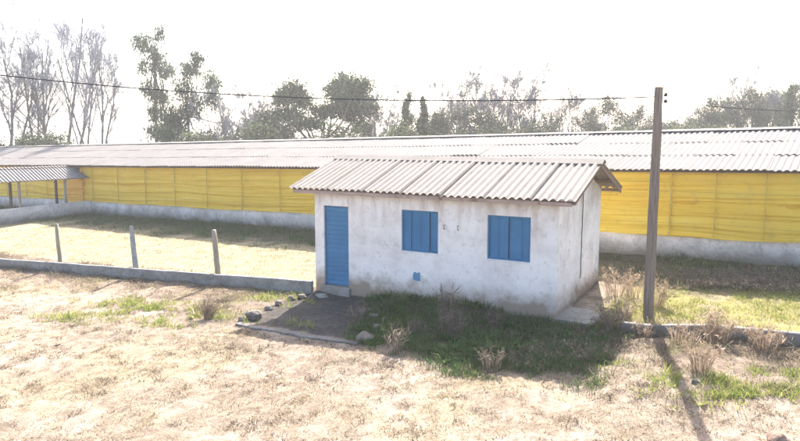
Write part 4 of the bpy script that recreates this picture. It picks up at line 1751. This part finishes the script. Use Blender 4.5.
GB_, GL = 'leafless trees behind the barn', 'leafy trees behind the barn'
for i, (kind, px, ty, Y, wide, lab) in enumerate([
        ('fork_bare', 8, 28, 58, 1.0, 'leafless tree at the far left edge above the barn roof'),
        ('fork_bare', 42, 22, 60, .9, 'many stemmed leafless tree second from the left edge'),
        ('tall_bare', 64, 20, 61, .9, 'tallest leafless tree of the left row, with crowded upright stems'),
        ('slim_bare', 82, 22, 59, .9, 'slim straight leafless tree in the left row'),
        ('fork_bare', 98, 30, 57, .85, 'leafless tree forking low at the right end of the left row'),
        ('euc_tall', 157, 20, 58, .85, 'tall slender eucalyptus with a wispy top standing alone left of the others'),
        ('euc_droop', 186, 46, 55, .9, 'dense drooping eucalyptus beside the tall slender one'),
        ('fork_bare', 222, 92, 52, 1.1, 'low leafless tree leaning over shrubs right of the drooping eucalyptus'),
        ('wide_bare', 258, 90, 60, .9, 'pale leafless tree just left of the dark domed tree'),
        ('dome', 318, 69, 56, 1.0, 'big dark evergreen with a domed double crown'),
        ('small_round', 268, 108, 54, 1.0, 'small dark tree at the left foot of the domed evergreen'),
        ('wide_bare', 378, 93, 58, .9, 'pale leafless tree just right of the dark domed tree'),
        ('column', 409, 93, 54, 1.0, 'left of two dark ivy clad columnar trees'),
        ('column', 422, 97, 53, 1.1, 'right of two dark ivy clad columnar trees'),
        ('small_round', 433, 108, 55, .7, 'small dark tree at the right foot of the columnar pair'),
        ('wide_bare', 452, 80, 62, .8, 'leafless tree behind the flat crowned grey tree'),
        ('oak', 463, 102, 55, 1.1, 'flat crowned grey green tree in the middle of the tree line'),
        ('wide_bare', 497, 76, 58, .85, 'fan shaped leafless tree left of the biggest leafless fan'),
        ('wide_bare', 531, 74, 57, .95, 'biggest fan shaped leafless tree in the middle of the tree line'),
        ('sage', 548, 108, 53, .9, 'grey brown bushy tree under the biggest leafless fan'),
        ('fork_bare', 571, 82, 57, .7, 'leafless tree with a dark clump near its top'),
        ('sage', 585, 106, 54, .9, 'grey brown bushy tree below the leafless tree with the dark clump'),
        ('sage', 604, 90, 52, 1.0, 'rounded dense grey tree left of the utility pole top'),
        ('forest', 624, 116, 58, .8, 'pale low tree between the rounded grey tree and the pole'),
        ('sage', 641, 99, 55, .75, 'narrow grey tree directly left of the pole'),
        ('oak', 668, 116, 57, .9, 'low pale tree directly right of the pole'),
        ('forest', 688, 112, 60, .9, 'low grey green tree in the dip right of the pole'),
        ('forest', 706, 92, 58, .8, 'first tall grey green tree of the wood at right'),
        ('forest', 727, 92, 60, .9, 'second tall grey green tree of the wood at right'),
        ('wide_bare', 742, 74, 60, .6, 'leafless tree poking out above the wood at right'),
        ('forest', 748, 84, 58, .9, 'grey green tree under the leafless one in the wood at right'),
        ('forest', 768, 84, 61, 1.0, 'wide bluish grey tree in the middle of the wood at right'),
        ('euc_droop', 780, 80, 62, .9, 'dark topped tree in the wood near the right edge'),
        ('column', 788, 86, 54, .9, 'yellowish columnar tree in the wood near the right edge'),
        ('forest', 800, 78, 62, 1.1, 'tallest grey tree of the wood at the right edge'),
        ('forest', 828, 78, 60, 1.1, 'grey tree of the wood just beyond the right edge')]):
    nm = {'euc_tall': 'eucalyptus_tree', 'euc_droop': 'eucalyptus_tree', 'dome': 'evergreen_tree', 'column': 'columnar_tree'}.get(kind)
    tree(kind, px, ty, Y, lab, (i * 1.7) % 6.28 if kind not in ('euc_tall', 'euc_droop', 'dome', 'oak') else 0, GB_ if 'bare' in kind else GL, 'tree', nm, wide)
for i, (px, ty, Y, lab) in enumerate([
        (6, 126, 54, 'grey green shrub at the far left edge above the barn roof'),
        (24, 128, 55, 'shrub between the first two leafless trees at left'),
        (46, 128, 53, 'shrub at the foot of the second leafless tree'),
        (108, 139, 52, 'lowest shrub right of the left row of leafless trees'),
        (205, 124, 52, 'shrub at the right foot of the drooping eucalyptus'),
        (225, 115, 53, 'larger green shrub left of the pale leafless tree'),
        (242, 124, 53, 'shrub right of the larger green shrub'),
        (292, 131, 52, 'shrub in front of the domed evergreen trunks'),
        (352, 128, 52, 'pale shrub right of the domed evergreen'),
        (371, 116, 53, 'dark shrub under the pale leafless tree right of the evergreen'),
        (392, 118, 53, 'shrub left of the columnar pair'),
        (446, 124, 52, 'shrub below the flat crowned tree'),
        (482, 122, 52, 'shrub right of the flat crowned tree'),
        (504, 118, 52, 'dark shrub below the left leafless fan'),
        (566, 118, 52, 'shrub below the leafless tree with the dark clump'),
        (626, 120, 51, 'shrub left of the narrow grey tree'),
        (655, 118, 51, 'shrub behind the utility pole'),
        (680, 124, 51, 'shrub in the dip right of the pole'),
        (716, 120, 51, 'shrub at the left foot of the wood'),
        (758, 122, 51, 'shrub at the middle foot of the wood'),
        (796, 122, 51, 'shrub at the right foot of the wood')]):
    r_ = tree('shrub', px, ty, Y, lab, i * 1.1, 'shrubs behind the barn', 'shrub', 'shrub', 1.0)

# low twiggy undergrowth along the tree line
R = rng(200)
cl = []
for i in range(300):
    px = R.uniform(-60, 880)
    if 112 < px < 150 or 245 < px < 258 or 288 < px < 352: continue
    Y = R.uniform(56, 66)
    x = (px - 400) / FPX * Y
    hgt = R.uniform(1.8, 3.8) * (1.4 if px > 360 else 1.0) * (.8 if px < 250 else 1)
    cl.append(((x, Y, float(g_base(x, Y)) + hgt * .55), (R.uniform(.8, 1.6), .9, hgt * .5)))
V, F, C = leaves(cl, 95000, .06, GREYB + SAGE + DARK[:1], 201)
tag(link('undergrowth', np_mesh('undergrowth', V, F, C), M['leaf']), None, None, None, 'stuff')


# ------------------------------------------------------------------ haze box added to wash out the trees as lens flare does
hm = bpy.data.materials.new('flare_haze_volume')
hm.use_nodes = True
hn_ = hm.node_tree
hn_.nodes.remove(hn_.nodes['Principled BSDF'])
pv = hn_.nodes.new('ShaderNodeVolumePrincipled')
pv.inputs['Density'].default_value = 0.0009
pv.inputs['Color'].default_value = (.95, .97, 1.0, 1)
pv.inputs['Anisotropy'].default_value = .35
hn_.links.new(pv.outputs[0], hn_.nodes['Material Output'].inputs['Volume'])
bm = bmesh.new()
box(bm, (-760, -760, -75), (760, 760, 24))
tag(bm_obj('flare_haze', bm, hm), kind='stuff')
